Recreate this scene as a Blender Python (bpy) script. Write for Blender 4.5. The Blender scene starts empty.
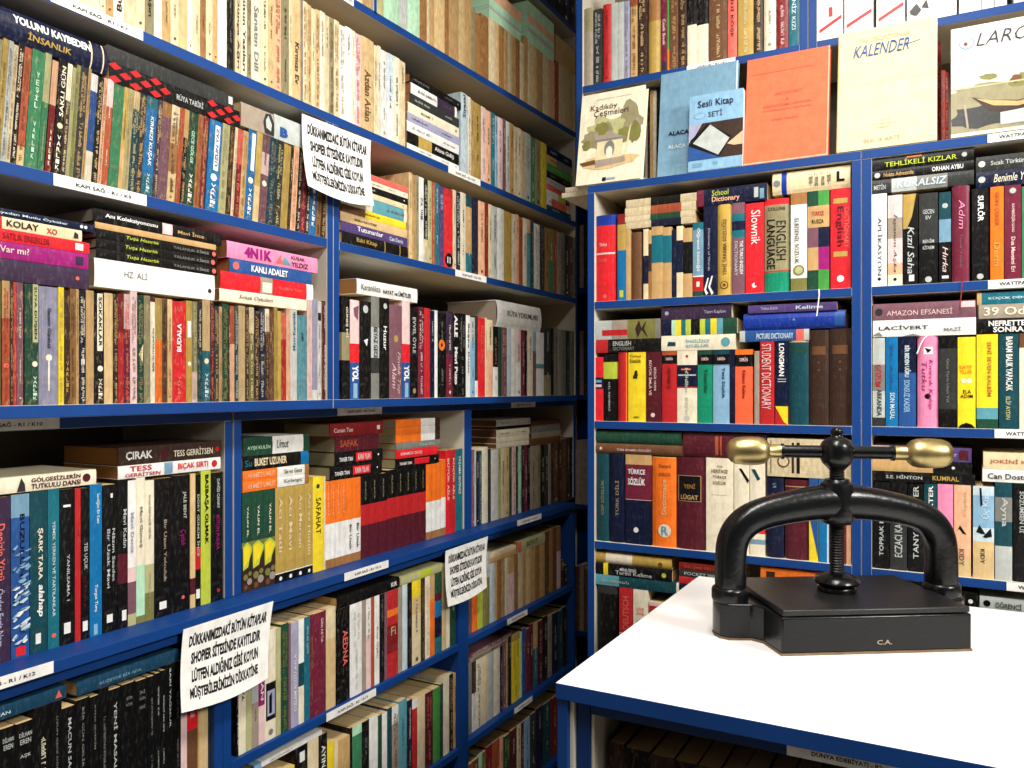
import bpy, bmesh, math, random
from mathutils import Vector, Matrix
random.seed(7)
S = bpy.context.scene
COL = bpy.context.collection

# ------------------------------------------------------------------ camera
YAW = math.radians(28.49); F = 809.0; HOR = 388.0
CX, CY, CZ = 1.10, 0.0, 1.45
cam = bpy.data.cameras.new('camera'); cam.sensor_width = 36.0
cam.lens = F/1024*36; cam.shift_y = (HOR-384)/1024; cam.clip_start = .02
camo = bpy.data.objects.new('camera', cam); COL.objects.link(camo)
camo.location = (CX, CY, CZ); camo.rotation_euler = (math.pi/2, 0, YAW)
S.camera = camo
# ------------------------------------------------------------------ world + lights + exposure
W = bpy.data.worlds.new('world'); S.world = W; W.use_nodes = True
W.node_tree.nodes['Background'].inputs[0].default_value = (.9, .95, 1, 1)
W.node_tree.nodes['Background'].inputs[1].default_value = .06
def area(name, loc, size, power, color=(1, .97, .92), aim=None):
    l = bpy.data.lights.new(name, 'AREA'); l.shape = 'RECTANGLE'; l.size = size[0]; l.size_y = size[1]
    l.energy = power; l.color = color
    o = bpy.data.objects.new(name, l); COL.objects.link(o); o.location = loc
    if aim: o.rotation_euler = (Vector(aim)-Vector(loc)).to_track_quat('-Z', 'Y').to_euler()
    return o
area('ceiling_or_fill_light', (.95, .66, 2.72), (.25, 1.3), 36)
area('ceiling_or_fill_light', (2.75, .75, 2.60), (.6, .6), 62, aim=(.1, 1.5, 1.3))  # added fill from the right that brightens the left wall, not a known fixture
S.view_settings.view_transform = 'Standard'; S.view_settings.look = 'None'
S.view_settings.gamma = 1; S.view_settings.use_curve_mapping = False
S.view_settings.exposure = 0.2

# ------------------------------------------------------------------ photo geometry -> world (authoring helpers)
sa, ca = math.sin(YAW), math.cos(YAW)
def rdir(px, py):
    u = (px-512)/F
    return (-sa+ca*u, ca+sa*u, (HOR-py)/F)
def onX(px, py, X):
    d = rdir(px, py); t = (X-CX)/d[0]
    return Vector((X, t*d[1], CZ+t*d[2]))
def onY(px, py, Y):
    d = rdir(px, py); t = Y/d[1]
    return Vector((CX+t*d[0], Y, CZ+t*d[2]))
def onZ(px, py, Z):
    d = rdir(px, py); t = (Z-CZ)/d[2]
    return Vector((CX+t*d[0], t*d[1], Z))
def proj(p):
    x, y, z = p[0]-CX, p[1], p[2]-CZ
    dep = -sa*x+ca*y; lat = ca*x+sa*y
    return 512+F*lat/dep, HOR-F*z/dep

# ------------------------------------------------------------------ materials
def lin(c):
    c = c/255
    return c/12.92 if c <= .04045 else ((c+.055)/1.055)**2.4
def rgb(t): return tuple(lin(v) for v in t)
def nodemat(name):
    m = bpy.data.materials.new(name); m.use_nodes = True
    return m, m.node_tree.nodes, m.node_tree.links, m.node_tree.nodes['Principled BSDF']
def simple(name, c, rough=.5, metal=0, var=.08, scale=12, bump=0, bscale=200, spec=.5, stretch=None):
    m, n, l, b = nodemat(name)
    tc = n.new('ShaderNodeTexCoord'); nz = n.new('ShaderNodeTexNoise'); nz.inputs['Scale'].default_value = scale
    nz.inputs['Detail'].default_value = 5
    if stretch:
        mp = n.new('ShaderNodeMapping'); mp.inputs['Scale'].default_value = stretch
        l.new(tc.outputs['Object'], mp.inputs[0]); l.new(mp.outputs[0], nz.inputs['Vector'])
    else: l.new(tc.outputs['Object'], nz.inputs['Vector'])
    mr = n.new('ShaderNodeMapRange'); mr.inputs[1].default_value = .3; mr.inputs[2].default_value = .7
    mr.inputs[3].default_value = 1-var; mr.inputs[4].default_value = 1+var
    l.new(nz.outputs[0], mr.inputs[0])
    mx = n.new('ShaderNodeMix'); mx.data_type = 'RGBA'; mx.blend_type = 'MULTIPLY'; mx.inputs[0].default_value = 1
    mx.inputs[6].default_value = (*rgb(c), 1); l.new(mr.outputs[0], mx.inputs[7])
    l.new(mx.outputs[2], b.inputs['Base Color'])
    b.inputs['Roughness'].default_value = rough; b.inputs['Metallic'].default_value = metal
    b.inputs['Specular IOR Level'].default_value = spec
    if bump:
        n2 = n.new('ShaderNodeTexNoise'); n2.inputs['Scale'].default_value = bscale; n2.inputs['Detail'].default_value = 3
        l.new(tc.outputs['Object'], n2.inputs['Vector'])
        bp = n.new('ShaderNodeBump'); bp.inputs['Strength'].default_value = bump; bp.inputs['Distance'].default_value = .002
        l.new(n2.outputs[0], bp.inputs['Height']); l.new(bp.outputs[0], b.inputs['Normal'])
    return m
def covermat(name, rough, paper, streak=0., grime=0., spec=.35):
    # colour from the mesh's Col attribute; alpha = wear (rubbed paper showing through)
    m, n, l, b = nodemat(name)
    at = n.new('ShaderNodeAttribute'); at.attribute_name = 'Col'
    tc = n.new('ShaderNodeTexCoord')
    mp = n.new('ShaderNodeMapping'); mp.inputs['Scale'].default_value = (1, 1, .35); l.new(tc.outputs['Object'], mp.inputs[0])
    nz = n.new('ShaderNodeTexNoise'); nz.inputs['Scale'].default_value = 240; nz.inputs['Detail'].default_value = 6
    nz.inputs['Roughness'].default_value = .65
    l.new(mp.outputs[0], nz.inputs['Vector'])
    mr = n.new('ShaderNodeMapRange'); mr.inputs[1].default_value = .52; mr.inputs[2].default_value = .72
    l.new(nz.outputs[0], mr.inputs[0])
    mu = n.new('ShaderNodeMath'); mu.operation = 'MULTIPLY'; l.new(mr.outputs[0], mu.inputs[0]); l.new(at.outputs['Alpha'], mu.inputs[1])
    mx = n.new('ShaderNodeMix'); mx.data_type = 'RGBA'; l.new(mu.outputs[0], mx.inputs[0])
    l.new(at.outputs['Color'], mx.inputs[6]); mx.inputs[7].default_value = (*rgb(paper), 1)
    n2 = n.new('ShaderNodeTexNoise'); n2.inputs['Scale'].default_value = 45; n2.inputs['Detail'].default_value = 4
    l.new(tc.outputs['Object'], n2.inputs['Vector'])
    m2 = n.new('ShaderNodeMapRange'); m2.inputs[1].default_value = .3; m2.inputs[2].default_value = .7; m2.inputs[3].default_value = .86; m2.inputs[4].default_value = 1.08
    l.new(n2.outputs[0], m2.inputs[0])
    m3 = n.new('ShaderNodeMix'); m3.data_type = 'RGBA'; m3.blend_type = 'MULTIPLY'; m3.inputs[0].default_value = 1
    l.new(mx.outputs[2], m3.inputs[6]); l.new(m2.outputs[0], m3.inputs[7]); l.new(m3.outputs[2], b.inputs['Base Color'])
    lf = n.new('ShaderNodeAttribute'); lf.attribute_name = 'leaf'
    n3 = n.new('ShaderNodeTexNoise'); n3.noise_dimensions = '1D'; n3.inputs['Scale'].default_value = 650; n3.inputs['Detail'].default_value = 3
    l.new(lf.outputs['Fac'], n3.inputs['W'])
    m4 = n.new('ShaderNodeMapRange'); m4.inputs[1].default_value = .3; m4.inputs[2].default_value = .7; m4.inputs[3].default_value = 1-streak; m4.inputs[4].default_value = 1+streak*.35
    l.new(n3.outputs[0], m4.inputs[0])
    n4 = n.new('ShaderNodeTexNoise'); n4.inputs['Scale'].default_value = 170; n4.inputs['Detail'].default_value = 4; l.new(mp.outputs[0], n4.inputs['Vector'])
    m5 = n.new('ShaderNodeMapRange'); m5.inputs[1].default_value = .35; m5.inputs[2].default_value = .6; m5.inputs[3].default_value = 1-grime; m5.inputs[4].default_value = 1
    l.new(n4.outputs[0], m5.inputs[0])
    mm = n.new('ShaderNodeMath'); mm.operation = 'MULTIPLY'; l.new(m4.outputs[0], mm.inputs[0]); l.new(m5.outputs[0], mm.inputs[1])
    m6 = n.new('ShaderNodeMix'); m6.data_type = 'RGBA'; m6.blend_type = 'MULTIPLY'; m6.inputs[0].default_value = 1
    l.new(m3.outputs[2], m6.inputs[6]); l.new(mm.outputs[0], m6.inputs[7]); l.new(m6.outputs[2], b.inputs['Base Color'])
    b.inputs['Roughness'].default_value = rough; b.inputs['Specular IOR Level'].default_value = spec
    return m
def pagemat():
    m, n, l, b = nodemat('page_paper')
    at = n.new('ShaderNodeAttribute'); at.attribute_name = 'Col'
    pg = n.new('ShaderNodeAttribute'); pg.attribute_name = 'leaf'
    nz = n.new('ShaderNodeTexNoise'); nz.noise_dimensions = '1D'; nz.inputs['Scale'].default_value = 900; nz.inputs['Detail'].default_value = 4
    l.new(pg.outputs['Fac'], nz.inputs['W'])
    mr = n.new('ShaderNodeMapRange'); mr.inputs[1].default_value = .3; mr.inputs[2].default_value = .7; mr.inputs[3].default_value = .72; mr.inputs[4].default_value = 1.1
    l.new(nz.outputs[0], mr.inputs[0])
    mx = n.new('ShaderNodeMix'); mx.data_type = 'RGBA'; mx.blend_type = 'MULTIPLY'; mx.inputs[0].default_value = 1
    l.new(at.outputs['Color'], mx.inputs[6]); l.new(mr.outputs[0], mx.inputs[7]); l.new(mx.outputs[2], b.inputs['Base Color'])
    b.inputs['Roughness'].default_value = .85; b.inputs['Specular IOR Level'].default_value = .2
    return m
M = {
 'gloss': covermat('book_cover_laminated', .38, (225, 215, 195), .05, .1, .2),
 'worn': covermat('book_cover_worn', .75, (206, 178, 126), .18, .22, .2),
 'print': covermat('printed_paper', .7, (240, 238, 230)),
 'page': pagemat(),
 'blue': simple('blue_laminate', (13, 60, 126), .5, var=.10, scale=9, spec=.25),
 'blueshade': simple('blue_laminate_shaded', (10, 46, 100), .5, var=.10, scale=9, spec=.25),  # same laminate with shade put into the colour, for recessed boards
 'white': simple('white_melamine', (205, 199, 183), .5, var=.05, scale=5),
 'backing': simple('hardboard_backing', (120, 112, 98), .7, var=.1, scale=8),
 'top': simple('white_tabletop_laminate', (236, 236, 234), .33, var=.02, scale=4),
 'wall': simple('painted_plaster', (214, 210, 200), .85, var=.05, scale=3),
 'shade': simple('bookshelf_lined_wall', (92, 84, 78), .85, var=.3, scale=6),
 'floor': simple('floor_tile', (120, 112, 102), .5, var=.1, scale=4),
 'iron': simple('black_cast_iron', (8, 10, 12), .26, var=.4, scale=14, bump=.25, bscale=110, spec=.36),
 'irondull': simple('worn_black_iron', (17, 16, 17), .40, var=.4, scale=25, bump=.4, bscale=160),
 'felt': simple('brown_felt', (120, 98, 76), .95, var=.2, scale=60),
 'brass': simple('aged_brass', (180, 162, 112), .37, metal=1, var=.3, scale=22, bump=.15, bscale=60),
 'brassedge': simple('dull_metal', (120, 110, 90), .4, metal=1),
}
PAL = {  # sRGB, words
 'cream': (226, 208, 168, 'cream'), 'ivory': (236, 226, 200, 'ivory'), 'white': (236, 235, 230, 'white'), 'tan': (198, 160, 106, 'tan'),
 'ltan': (216, 186, 134, 'light tan'), 'btan': (160, 112, 64, 'brownish tan'), 'brown': (108, 72, 48, 'brown'), 'dbrown': (58, 40, 32, 'dark brown'),
 'black': (13, 13, 14, 'black'), 'dgray': (48, 50, 50, 'dark grey'), 'gray': (126, 126, 120, 'grey'), 'lgray': (184, 190, 186, 'pale grey'),
 'red': (188, 38, 42, 'red'), 'bred': (222, 36, 46, 'bright red'), 'dred': (128, 28, 32, 'dark red'), 'maroon': (84, 26, 38, 'maroon'),
 'orange': (244, 118, 34, 'orange'), 'rust': (172, 82, 52, 'rust'), 'peach': (232, 178, 142, 'peach'), 'salmon': (226, 104, 92, 'salmon'),
 'pink': (236, 140, 178, 'pink'), 'lpink': (232, 200, 198, 'pale pink'), 'mauve': (124, 84, 96, 'mauve'), 'purple': (80, 62, 116, 'purple'),
 'dpurple': (58, 42, 66, 'dark purple'), 'magenta': (152, 28, 112, 'magenta'), 'lav': (164, 164, 192, 'lavender'), 'navy': (15, 23, 52, 'navy'),
 'blue': (40, 82, 146, 'blue'), 'bblue': (16, 112, 170, 'bright blue'), 'sky': (136, 178, 208, 'sky blue'), 'teal': (24, 106, 122, 'teal'),
 'dteal': (20, 68, 78, 'dark teal'), 'lteal': (92, 156, 168, 'light teal'), 'mint': (182, 226, 192, 'mint'), 'green': (58, 128, 88, 'green'),
 'dgreen': (30, 72, 54, 'dark green'), 'bgreen': (70, 150, 66, 'leaf green'), 'olive': (124, 122, 66, 'olive'), 'lolive': (182, 180, 130, 'pale olive'),
 'lime': (186, 200, 66, 'lime'), 'yellow': (242, 214, 44, 'yellow'), 'gold': (184, 154, 78, 'gold'), 'mustard': (198, 164, 76, 'mustard'),
 'khaki': (146, 138, 104, 'khaki'), 'taupe': (160, 146, 130, 'taupe'), 'steel': (116, 154, 178, 'steel blue'), 'pblue': (198, 216, 224, 'pale blue'),
 'parch': (226, 210, 164, 'pale cream'), 'petrol': (24, 64, 90, 'petrol blue'), 'wine': (112, 34, 56, 'wine red'), 'coral': (246, 104, 66, 'coral orange'), 'jade': (20, 140, 106, 'jade green'), 'cobalt': (22, 54, 150, 'cobalt blue'),
}
def pal(c): return rgb(PAL[c][:3])
def lum(c): p = PAL[c]; return .3*p[0]+.59*p[1]+.11*p[2]

# ------------------------------------------------------------------ mesh buffer
class Buf:
    def __init__(s): s.v = []; s.f = []; s.c = []; s.m = []; s.l = []
    def face(s, pts, col, mat=0, leaf=None):
        i = len(s.v); s.v += [tuple(p) for p in pts]; s.f.append(tuple(range(i, i+len(pts))))
        s.c.append(col); s.m.append(mat); s.l.append(leaf or [0]*len(pts))
    def add(s, o, mtx, matmap):
        i = len(s.v); s.v += [tuple(mtx @ Vector(p)) for p in o.v]
        s.f += [tuple(k+i for k in f) for f in o.f]; s.c += o.c; s.m += [matmap[k] for k in o.m]; s.l += o.l
    def box(s, x0, x1, y0, y1, z0, z1, col, mat=0, skip=''):
        P = [(x, y, z) for z in (z0, z1) for y in (y0, y1) for x in (x0, x1)]
        for k, q in {'b': (0, 2, 3, 1), 't': (4, 5, 7, 6), 'f': (0, 1, 5, 4), 'k': (2, 6, 7, 3), 'l': (0, 4, 6, 2), 'r': (1, 3, 7, 5)}.items():
            if k not in skip: s.face([P[i] for i in q], col, mat)
    def mesh(s, name, mats, weld=False):
        V, FF = s.v, s.f
        if weld:
            ix = {}; mpx = []
            for v in s.v: mpx.append(ix.setdefault(tuple(round(c, 5) for c in v), len(ix)))
            V = list(ix); FF = [tuple(mpx[k] for k in f) for f in s.f]
        me = bpy.data.meshes.new(name); me.from_pydata(V, [], FF)
        for m in mats: me.materials.append(m)
        me.attributes.new('Col', 'FLOAT_COLOR', 'CORNER'); me.attributes.new('leaf', 'FLOAT', 'CORNER')
        cc = []; ll = []
        for f, c, l in zip(s.f, s.c, s.l):
            c = c if len(c) == 4 else (*c, 0)
            for k in range(len(f)): cc += c; ll.append(l[k])
        me.attributes['Col'].data.foreach_set('color', cc); me.attributes['leaf'].data.foreach_set('value', ll)
        me.polygons.foreach_set('material_index', s.m)
        me.update()
        return me
def link(name, me, parent=None):
    o = bpy.data.objects.new(name, me); COL.objects.link(o)
    if parent: o.parent = parent
    return o
def empty(name, loc=(0, 0, 0), rz=0, label=None, cat=None, group=None, mtx=None):
    o = bpy.data.objects.new(name, None); COL.objects.link(o); o.empty_display_size = .05
    if mtx is not None: o.matrix_world = mtx
    else: o.location = loc; o.rotation_euler = (0, 0, rz)
    tag(o, label, cat, group)
    return o
def tag(o, label=None, cat=None, group=None, kind=None):
    if label: o['label'] = label
    if cat: o['category'] = cat
    if group: o['group'] = group
    if kind: o['kind'] = kind
    return o

# ------------------------------------------------------------------ lettering (flat triangles, normalised to a unit box)
_tc = {}
def glyphs(text, bold=0., shear=0.):
    k = (text, bold, shear)
    if k in _tc: return _tc[k]
    cu = bpy.data.curves.new('lettering', 'FONT'); cu.body = text; cu.size = 1; cu.offset = bold; cu.shear = shear; cu.resolution_u = 2
    ob = bpy.data.objects.new('lettering', cu); COL.objects.link(ob)
    dg = bpy.context.evaluated_depsgraph_get(); ev = ob.evaluated_get(dg); me = ev.to_mesh()
    vs = [tuple(v.co)[:2] for v in me.vertices]; fs = [tuple(p.vertices) for p in me.polygons]
    ev.to_mesh_clear(); bpy.data.objects.remove(ob); bpy.data.curves.remove(cu)
    if not vs: _tc[k] = ([], [], 1); return _tc[k]
    x0 = min(v[0] for v in vs); x1 = max(v[0] for v in vs); y0 = min(v[1] for v in vs); y1 = max(v[1] for v in vs)
    vs = [((v[0]-x0)/(x1-x0), (v[1]-y0)/(y1-y0)) for v in vs]
    _tc[k] = (vs, fs, (x1-x0)/(y1-y0)); return _tc[k]
def scribble(rnd, n):
    # illegible small print: n letter-like marks in a unit box
    q = []
    w = 1/max(n, 1)
    for i in range(n):
        if rnd.random() < .13: continue
        x = i*w; k = rnd.random()
        if k < .8: q.append((x, x+w*.28, 0, 1 if rnd.random() < .6 else .7))
        if k > .25: q.append((x+w*.5, x+w*.76, 0, .72))
        y = rnd.choice((0, .35, .75)); q.append((x, x+w*.72, y, y+.22))
    return q

# ------------------------------------------------------------------ book generator
TONE = [1.]
def book_buf(th, ln, dp, lying, base, bands=(), texts=(), decals=(), ink=None, dense=False, hard=False, wear=.15, rnd=random, pcol='ltan', nolet=False, printed=None):
    """returns (cover buffer, page buffer) in local space: x right, y into the shelf, z up, origin front-left-bottom"""
    C = Buf(); P = Buf()
    def mp(a, l, d): return (l, d, a) if lying else (a, d, l)
    tc = min(.0022 if hard else .0009, th*.12); bul = min(th*.16, .006) if hard else min(th*.04, .0012)
    na = 6 if hard else 4
    def sd(a): r = 2*a/th-1; return bul*abs(r)**2.4
    arc = [th*i/na for i in range(na+1)]
    outer = [(0, dp)]+[(a, sd(a)) for a in arc]+[(th, dp)]
    inner = [(tc, dp)]+[(min(max(a, tc), th-tc), sd(a)+tc) for a in arc]+[(th-tc, dp)]

    # bands are given (colour, end fraction from the top)
    top = [1.0]; tcol = []
    for c, f in bands: top.append(1-f); tcol.append(c)
    if top[-1] > .003: top.append(0.); tcol.append(base)
    else: top[-1] = 0.
    lv = [x*ln for x in reversed(top)]; cols = list(reversed(tcol))
    if lying: lv = [ln*(1-x) for x in top]; cols = tcol
    tone = TONE[0]; tp = lambda c: tuple(v*tone for v in pal(c))
    bc = (*tp(base), wear); lofs = rnd.random()*5
    for i in range(len(lv)-1):
        z0, z1 = lv[i], lv[i+1]; cc = (*tp(cols[i]), wear)
        for j in range(len(outer)-1):
            o0, o1, i0, i1 = outer[j], outer[j+1], inner[j], inner[j+1]
            spine = 1 <= j <= na
            C.face([mp(o0[0], z0, o0[1]), mp(o1[0], z0, o1[1]), mp(o1[0], z1, o1[1]), mp(o0[0], z1, o0[1])], cc, 0, [o0[0]+lofs, o1[0]+lofs, o1[0]+lofs, o0[0]+lofs])
            C.face([mp(i0[0], z0, i0[1]), mp(i0[0], z1, i0[1]), mp(i1[0], z1, i1[1]), mp(i1[0], z0, i1[1])], cc)
    for z, cc in ((lv[0], cols[0]), (lv[-1], cols[-1])):
        cc = (*tp(cc), wear)
        for j in range(len(outer)-1):
            C.face([mp(outer[j][0], z, outer[j][1]), mp(outer[j+1][0], z, outer[j+1][1]), mp(inner[j+1][0], z, inner[j+1][1]), mp(inner[j][0], z, inner[j][1])], cc)
    for a, s in ((0, 1), (1, -1)):
        i = 0 if a == 0 else -1
        o, n_ = outer[i], inner[i]
        C.face([mp(o[0], lv[0], dp), mp(n_[0], lv[0], dp), mp(n_[0], lv[-1], dp), mp(o[0], lv[-1], dp)], bc)
    lift = .0005
    def poly(pts, col, w=0., up=lift, flat=False):
        C.face([mp(a, l, (0 if flat else sd(min(max(a, 0), th)))-up) for a, l in pts], (*col, w))
    # printed panels and discs: fractions across the spine (a) and from the top / left end (l)
    def L(f): return ln*f if lying else ln*(1-f)
    k = 0
    for d in decals:
        k += 1; up = lift*.5+k*.00008
        if d[0] == 'r':
            _, a0, a1, l0, l1, c = d
            n = 6
            for q in range(n):
                aa, ab = th*(a0+(a1-a0)*q/n), th*(a0+(a1-a0)*(q+1)/n)
                poly([(aa, L(l0)), (ab, L(l0)), (ab, L(l1)), (aa, L(l1))], pal(c), wear*.5, up)
        elif d[0] == 'o':
            _, a, l, r, c = d; rr = r*th
            poly([(a*th+rr*math.cos(t*math.pi/7), L(l)+rr*math.sin(t*math.pi/7)) for t in range(14)], pal(c), 0, up, True)
        elif d[0] == 'p':
            _, pts, c = d
            poly([(a*th, L(l)) for a, l in pts], pal(c), 0, up, True)
    def place(tx, ty, mode, l0, l1, a0, a1):
        # text-space (0..1, 0..1) -> (a, l)
        if lying: return (th*(a0+(a1-a0)*ty), ln*(l0+(l1-l0)*tx))
        if mode == 'd': return (th*(a0+(a1-a0)*ty), ln*(1-(l0+(l1-l0)*tx)))
        if mode == 'u': return (th*(a1-(a1-a0)*ty), ln*(1-(l1-(l1-l0)*tx)))
        return (th*(a0+(a1-a0)*tx), ln*(1-(l1-(l1-l0)*ty)))
    for t in texts:
        txt, mode, tin, l0, l1 = t[:5]; a0, a1 = (t[5], t[6]) if len(t) > 6 else (.27, .73)
        if mode == 's':
            n = len(txt)
            for i, ch in enumerate(txt):
                vs, fs, asp = glyphs(ch, .02)
                if not vs: continue
                h = (l1-l0)/n
                for f in fs: poly([place(vs[q][0], vs[q][1], 'h', l0+h*i+.1*h, l0+h*(i+1)-.15*h, a0, a1) for q in f], pal(tin), 0, .0011)
            continue
        vs, fs, asp = glyphs(txt, t[7] if len(t) > 7 else .015, t[8] if len(t) > 8 else 0)
        for f in fs: poly([place(vs[q][0], vs[q][1], mode, l0, l1, a0, a1) for q in f], pal(tin), 0, .0011)
    if not texts and not nolet:
        if ink is None: ink = 'black' if lum(base) > 120 else ('ivory' if rnd.random() < .8 else 'gold')
        soft = tuple(.15*p+.85*q for p, q in zip(pal(base), pal(ink)))
        lines = []
        md = 'u' if rnd.random() < .35 else 'd'
        if dense:
            lines = [(.05, .46, .2, .48), (.08, .40, .54, .8), (.5, .72, .3, .7), (.76, .97, .3, .72)]
        else:
            s = rnd.uniform(.05, .25); lines = [(s, s+rnd.uniform(.2, .4), .36, .62)]
            if rnd.random() < .6: lines.append((rnd.uniform(.62, .68), rnd.uniform(.75, .92), .4, .6))
        for l0, l1, a0, a1 in lines:
            if (a1-a0)*th > .0075:
                m_ = (a0+a1)/2; a0, a1 = m_-.00375/th, m_+.00375/th
            hgt = (a1-a0)*th; n = int(min(30, max(4, (l1-l0)*ln/(hgt*.62+.0004))))
            for x0, x1, y0, y1 in scribble(rnd, n):
                poly([place(x, y, md, l0, l1, a0, a1) for x, y in ((x0, y0), (x1, y0), (x1, y1), (x0, y1))], soft, wear*.6, .0009)
        if rnd.random() < .3 and not dense: 
            poly([(th*(.5+.15*math.cos(t*math.pi/4)), (ln*.93 if lying else ln*.06)+.15*th*math.sin(t*math.pi/4)) for t in range(8)], soft, .2, .0009)
    # pages
    e = .0025 if hard else .0004
    a0, a1, l0, l1, d0, d1 = tc, th-tc, e, ln-e, bul+tc, dp-(e if hard else .0006)
    pc = pal(pcol)
    G = [mp(a, l, d) for d in (d0, d1) for l in (l0, l1) for a in (a0, a1)]; LF = [a for d in (0, 1) for l in (0, 1) for a in (a0, a1)]
    ofs = rnd.random()*3
    for q in ((4, 5, 7, 6), (0, 1, 5, 4), (2, 6, 7, 3), (0, 4, 6, 2), (1, 3, 7, 5), (0, 2, 3, 1)):
        P.face([G[i] for i in q], pc, 0, [LF[i]+ofs for i in q])
    return C, P

# ------------------------------------------------------------------ rows and stacks of books
BOOKS = []      # dicts, turned into objects at the end
ORD = 'zeroth first second third fourth fifth sixth seventh eighth ninth tenth eleventh twelfth thirteenth fourteenth fifteenth sixteenth seventeenth eighteenth nineteenth'.split()
TENS = {2: 'twent', 3: 'thirt', 4: 'fort', 5: 'fift', 6: 'sixt', 7: 'sevent'}
def ordw(n):
    if n < 20: return ORD[n]
    t, u = divmod(n, 10)
    return TENS[t]+'ieth' if u == 0 else TENS[t]+'y-'+ORD[u]
def parse(tok):
    o = {'texts': [], 'decals': [], 'bands': []}
    for t in tok:
        if '=' not in t: o[t] = True; continue
        k, v = t.split('=', 1)
        if k == 'b': o['bands'] = [(s.split('@')[0], float(s.split('@')[1])) for s in v.split(',')]
        elif k == 't':
            p = v.split('|'); r = [p[0].replace('_', ' '), p[1], p[2]]+[float(x) for x in p[3:]]; o['texts'].append(tuple(r))
        elif k == 'd':
            p = v.split('|')
            if p[0] == 'p': o['decals'].append(('p', [tuple(float(y) for y in q.split(',')) for q in p[1].split(';')], p[2]))
            else: o['decals'].append((p[0], *[float(x) for x in p[1:-1]], p[-1]))
        elif k in ('h', 'H', 'w', 'dp', 'y'): o[k] = float(v)
        else: o[k] = v
    return o
ROT90 = Matrix.Rotation(math.pi/2, 4, 'Z')
def frame_pt(side, px, py, plane): return onX(px, py, plane) if side == 'L' else onY(px, py, plane)
def along(side, p): return p[1] if side == 'L' else p[0]
def mk_mtx(side, plane, s, z):
    return Matrix.Translation((plane, s, z)) @ ROT90 if side == 'L' else Matrix.Translation((s, plane, z))
def row(rid, side, plane, zf, x, H, text, name, lean=0, dp=.13, mat='worn', wear=.25, jit=4, pcol='ltan', hard=False, refy=None):
    """one shelf row: each line '[x0>]x1 colour options', x in photo pixels along the shelf edge"""
    rnd = random.Random(rid); start = len(BOOKS); n = 0
    for line in text.strip().split('\n'):
        tk = line.split()
        if not tk: continue
        xs = tk[0]
        if '>' in xs: x, x1 = [float(q) for q in xs.split('>')]
        else: x1 = float(xs)
        o = parse(tk[2:])
        s0 = along(side, frame_pt(side, x, HOR, plane)); s1 = along(side, frame_pt(side, x1, HOR, plane))
        z = zf(s0) if callable(zf) else zf
        h = H+rnd.uniform(-jit, jit)+o.get('h', 0)
        if 'H' in o: h = o['H']
        if 'y' in o:
            h = (frame_pt(side, (x+x1)/2, o['y'], plane)[2]-z)*1000
        BOOKS.append(dict(side=side, plane=plane+(0 if side == 'B' else 0), s0=s0+.0002, s1=s1-.0002, z=z, h=h/1000, col=tk[1], o=o, lying=False,
                          lean=lean, dp=o.get('dp', dp+rnd.uniform(-.008, .008)), mat=mat, wear=o.get('w', wear), pcol=o.get('pg', pcol),
                          hard=o.get('hard', hard), row=name, rid=rid, idx=n, seed=rid+str(n)))
        x = x1; n += 1
    for b in BOOKS[start:]: b['n'] = n
def stack(rid, side, plane, x, y, text, name, dp=.13, mat='gloss', wear=.08, pcol='ltan', hard=False, cap=True, on=None):
    """books lying on each other, bottom first: 'xl xr thickness_px colour options'; (x, y) = photo pixel of the lowest left corner"""
    z = frame_pt(side, x, y, plane)[2] if on is None else on
    z0 = z; lo, hi = 1e9, -1e9; lines = [l.split() for l in text.strip().split('\n') if l.split()]
    tot = len(lines)
    for i, tk in enumerate(lines):
        xl, xr, tpx = [float(q) for q in tk[:3]]
        o = parse(tk[4:])
        a = frame_pt(side, xl, y, plane); b = frame_pt(side, xl, y-tpx, plane)
        th = b[2]-a[2]; s0 = along(side, a); s1 = along(side, frame_pt(side, xr, y, plane))
        lo = min(lo, s0) if i == 0 else lo; hi = max(hi, s1) if i == 0 else hi
        BOOKS.append(dict(side=side, plane=plane, s0=s0, s1=s1, z=z+.0003, h=th-.0004, col=tk[3], o=o, lying=True, lean=0, dp=o.get('dp', dp), mat=mat,
                          wear=o.get('w', wear), pcol=o.get('pg', pcol), hard=o.get('hard', hard), row=name, rid=rid, idx=tot-1-i, n=tot, seed=rid+str(i)))
        z += th
    if cap and on is None:   # the stack rests on the standing books under it
        und = [b for b in BOOKS if not b['lying'] and b['side'] == side and abs(b['plane']-plane) < .08 and b['s1'] > lo and b['s0'] < hi and b['z'] < z0-.05 and b['z'] > z0-.30]
        if und:
            for b in und:
                c = math.cos(b['lean']); sn = abs(math.sin(b['lean']))*(b['s1']-b['s0'])
                b['h'] = min(b['h'], (z0-b['z']-.0006-sn)/c)
            m = [b for b in und if b['s0'] > lo-.01]
            for b in sorted(m or und, key=lambda b: -b['h'])[:3]:
                b['h'] = (z0-b['z']-.0003-abs(math.sin(b['lean']))*(b['s1']-b['s0']))/math.cos(b['lean'])
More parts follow.
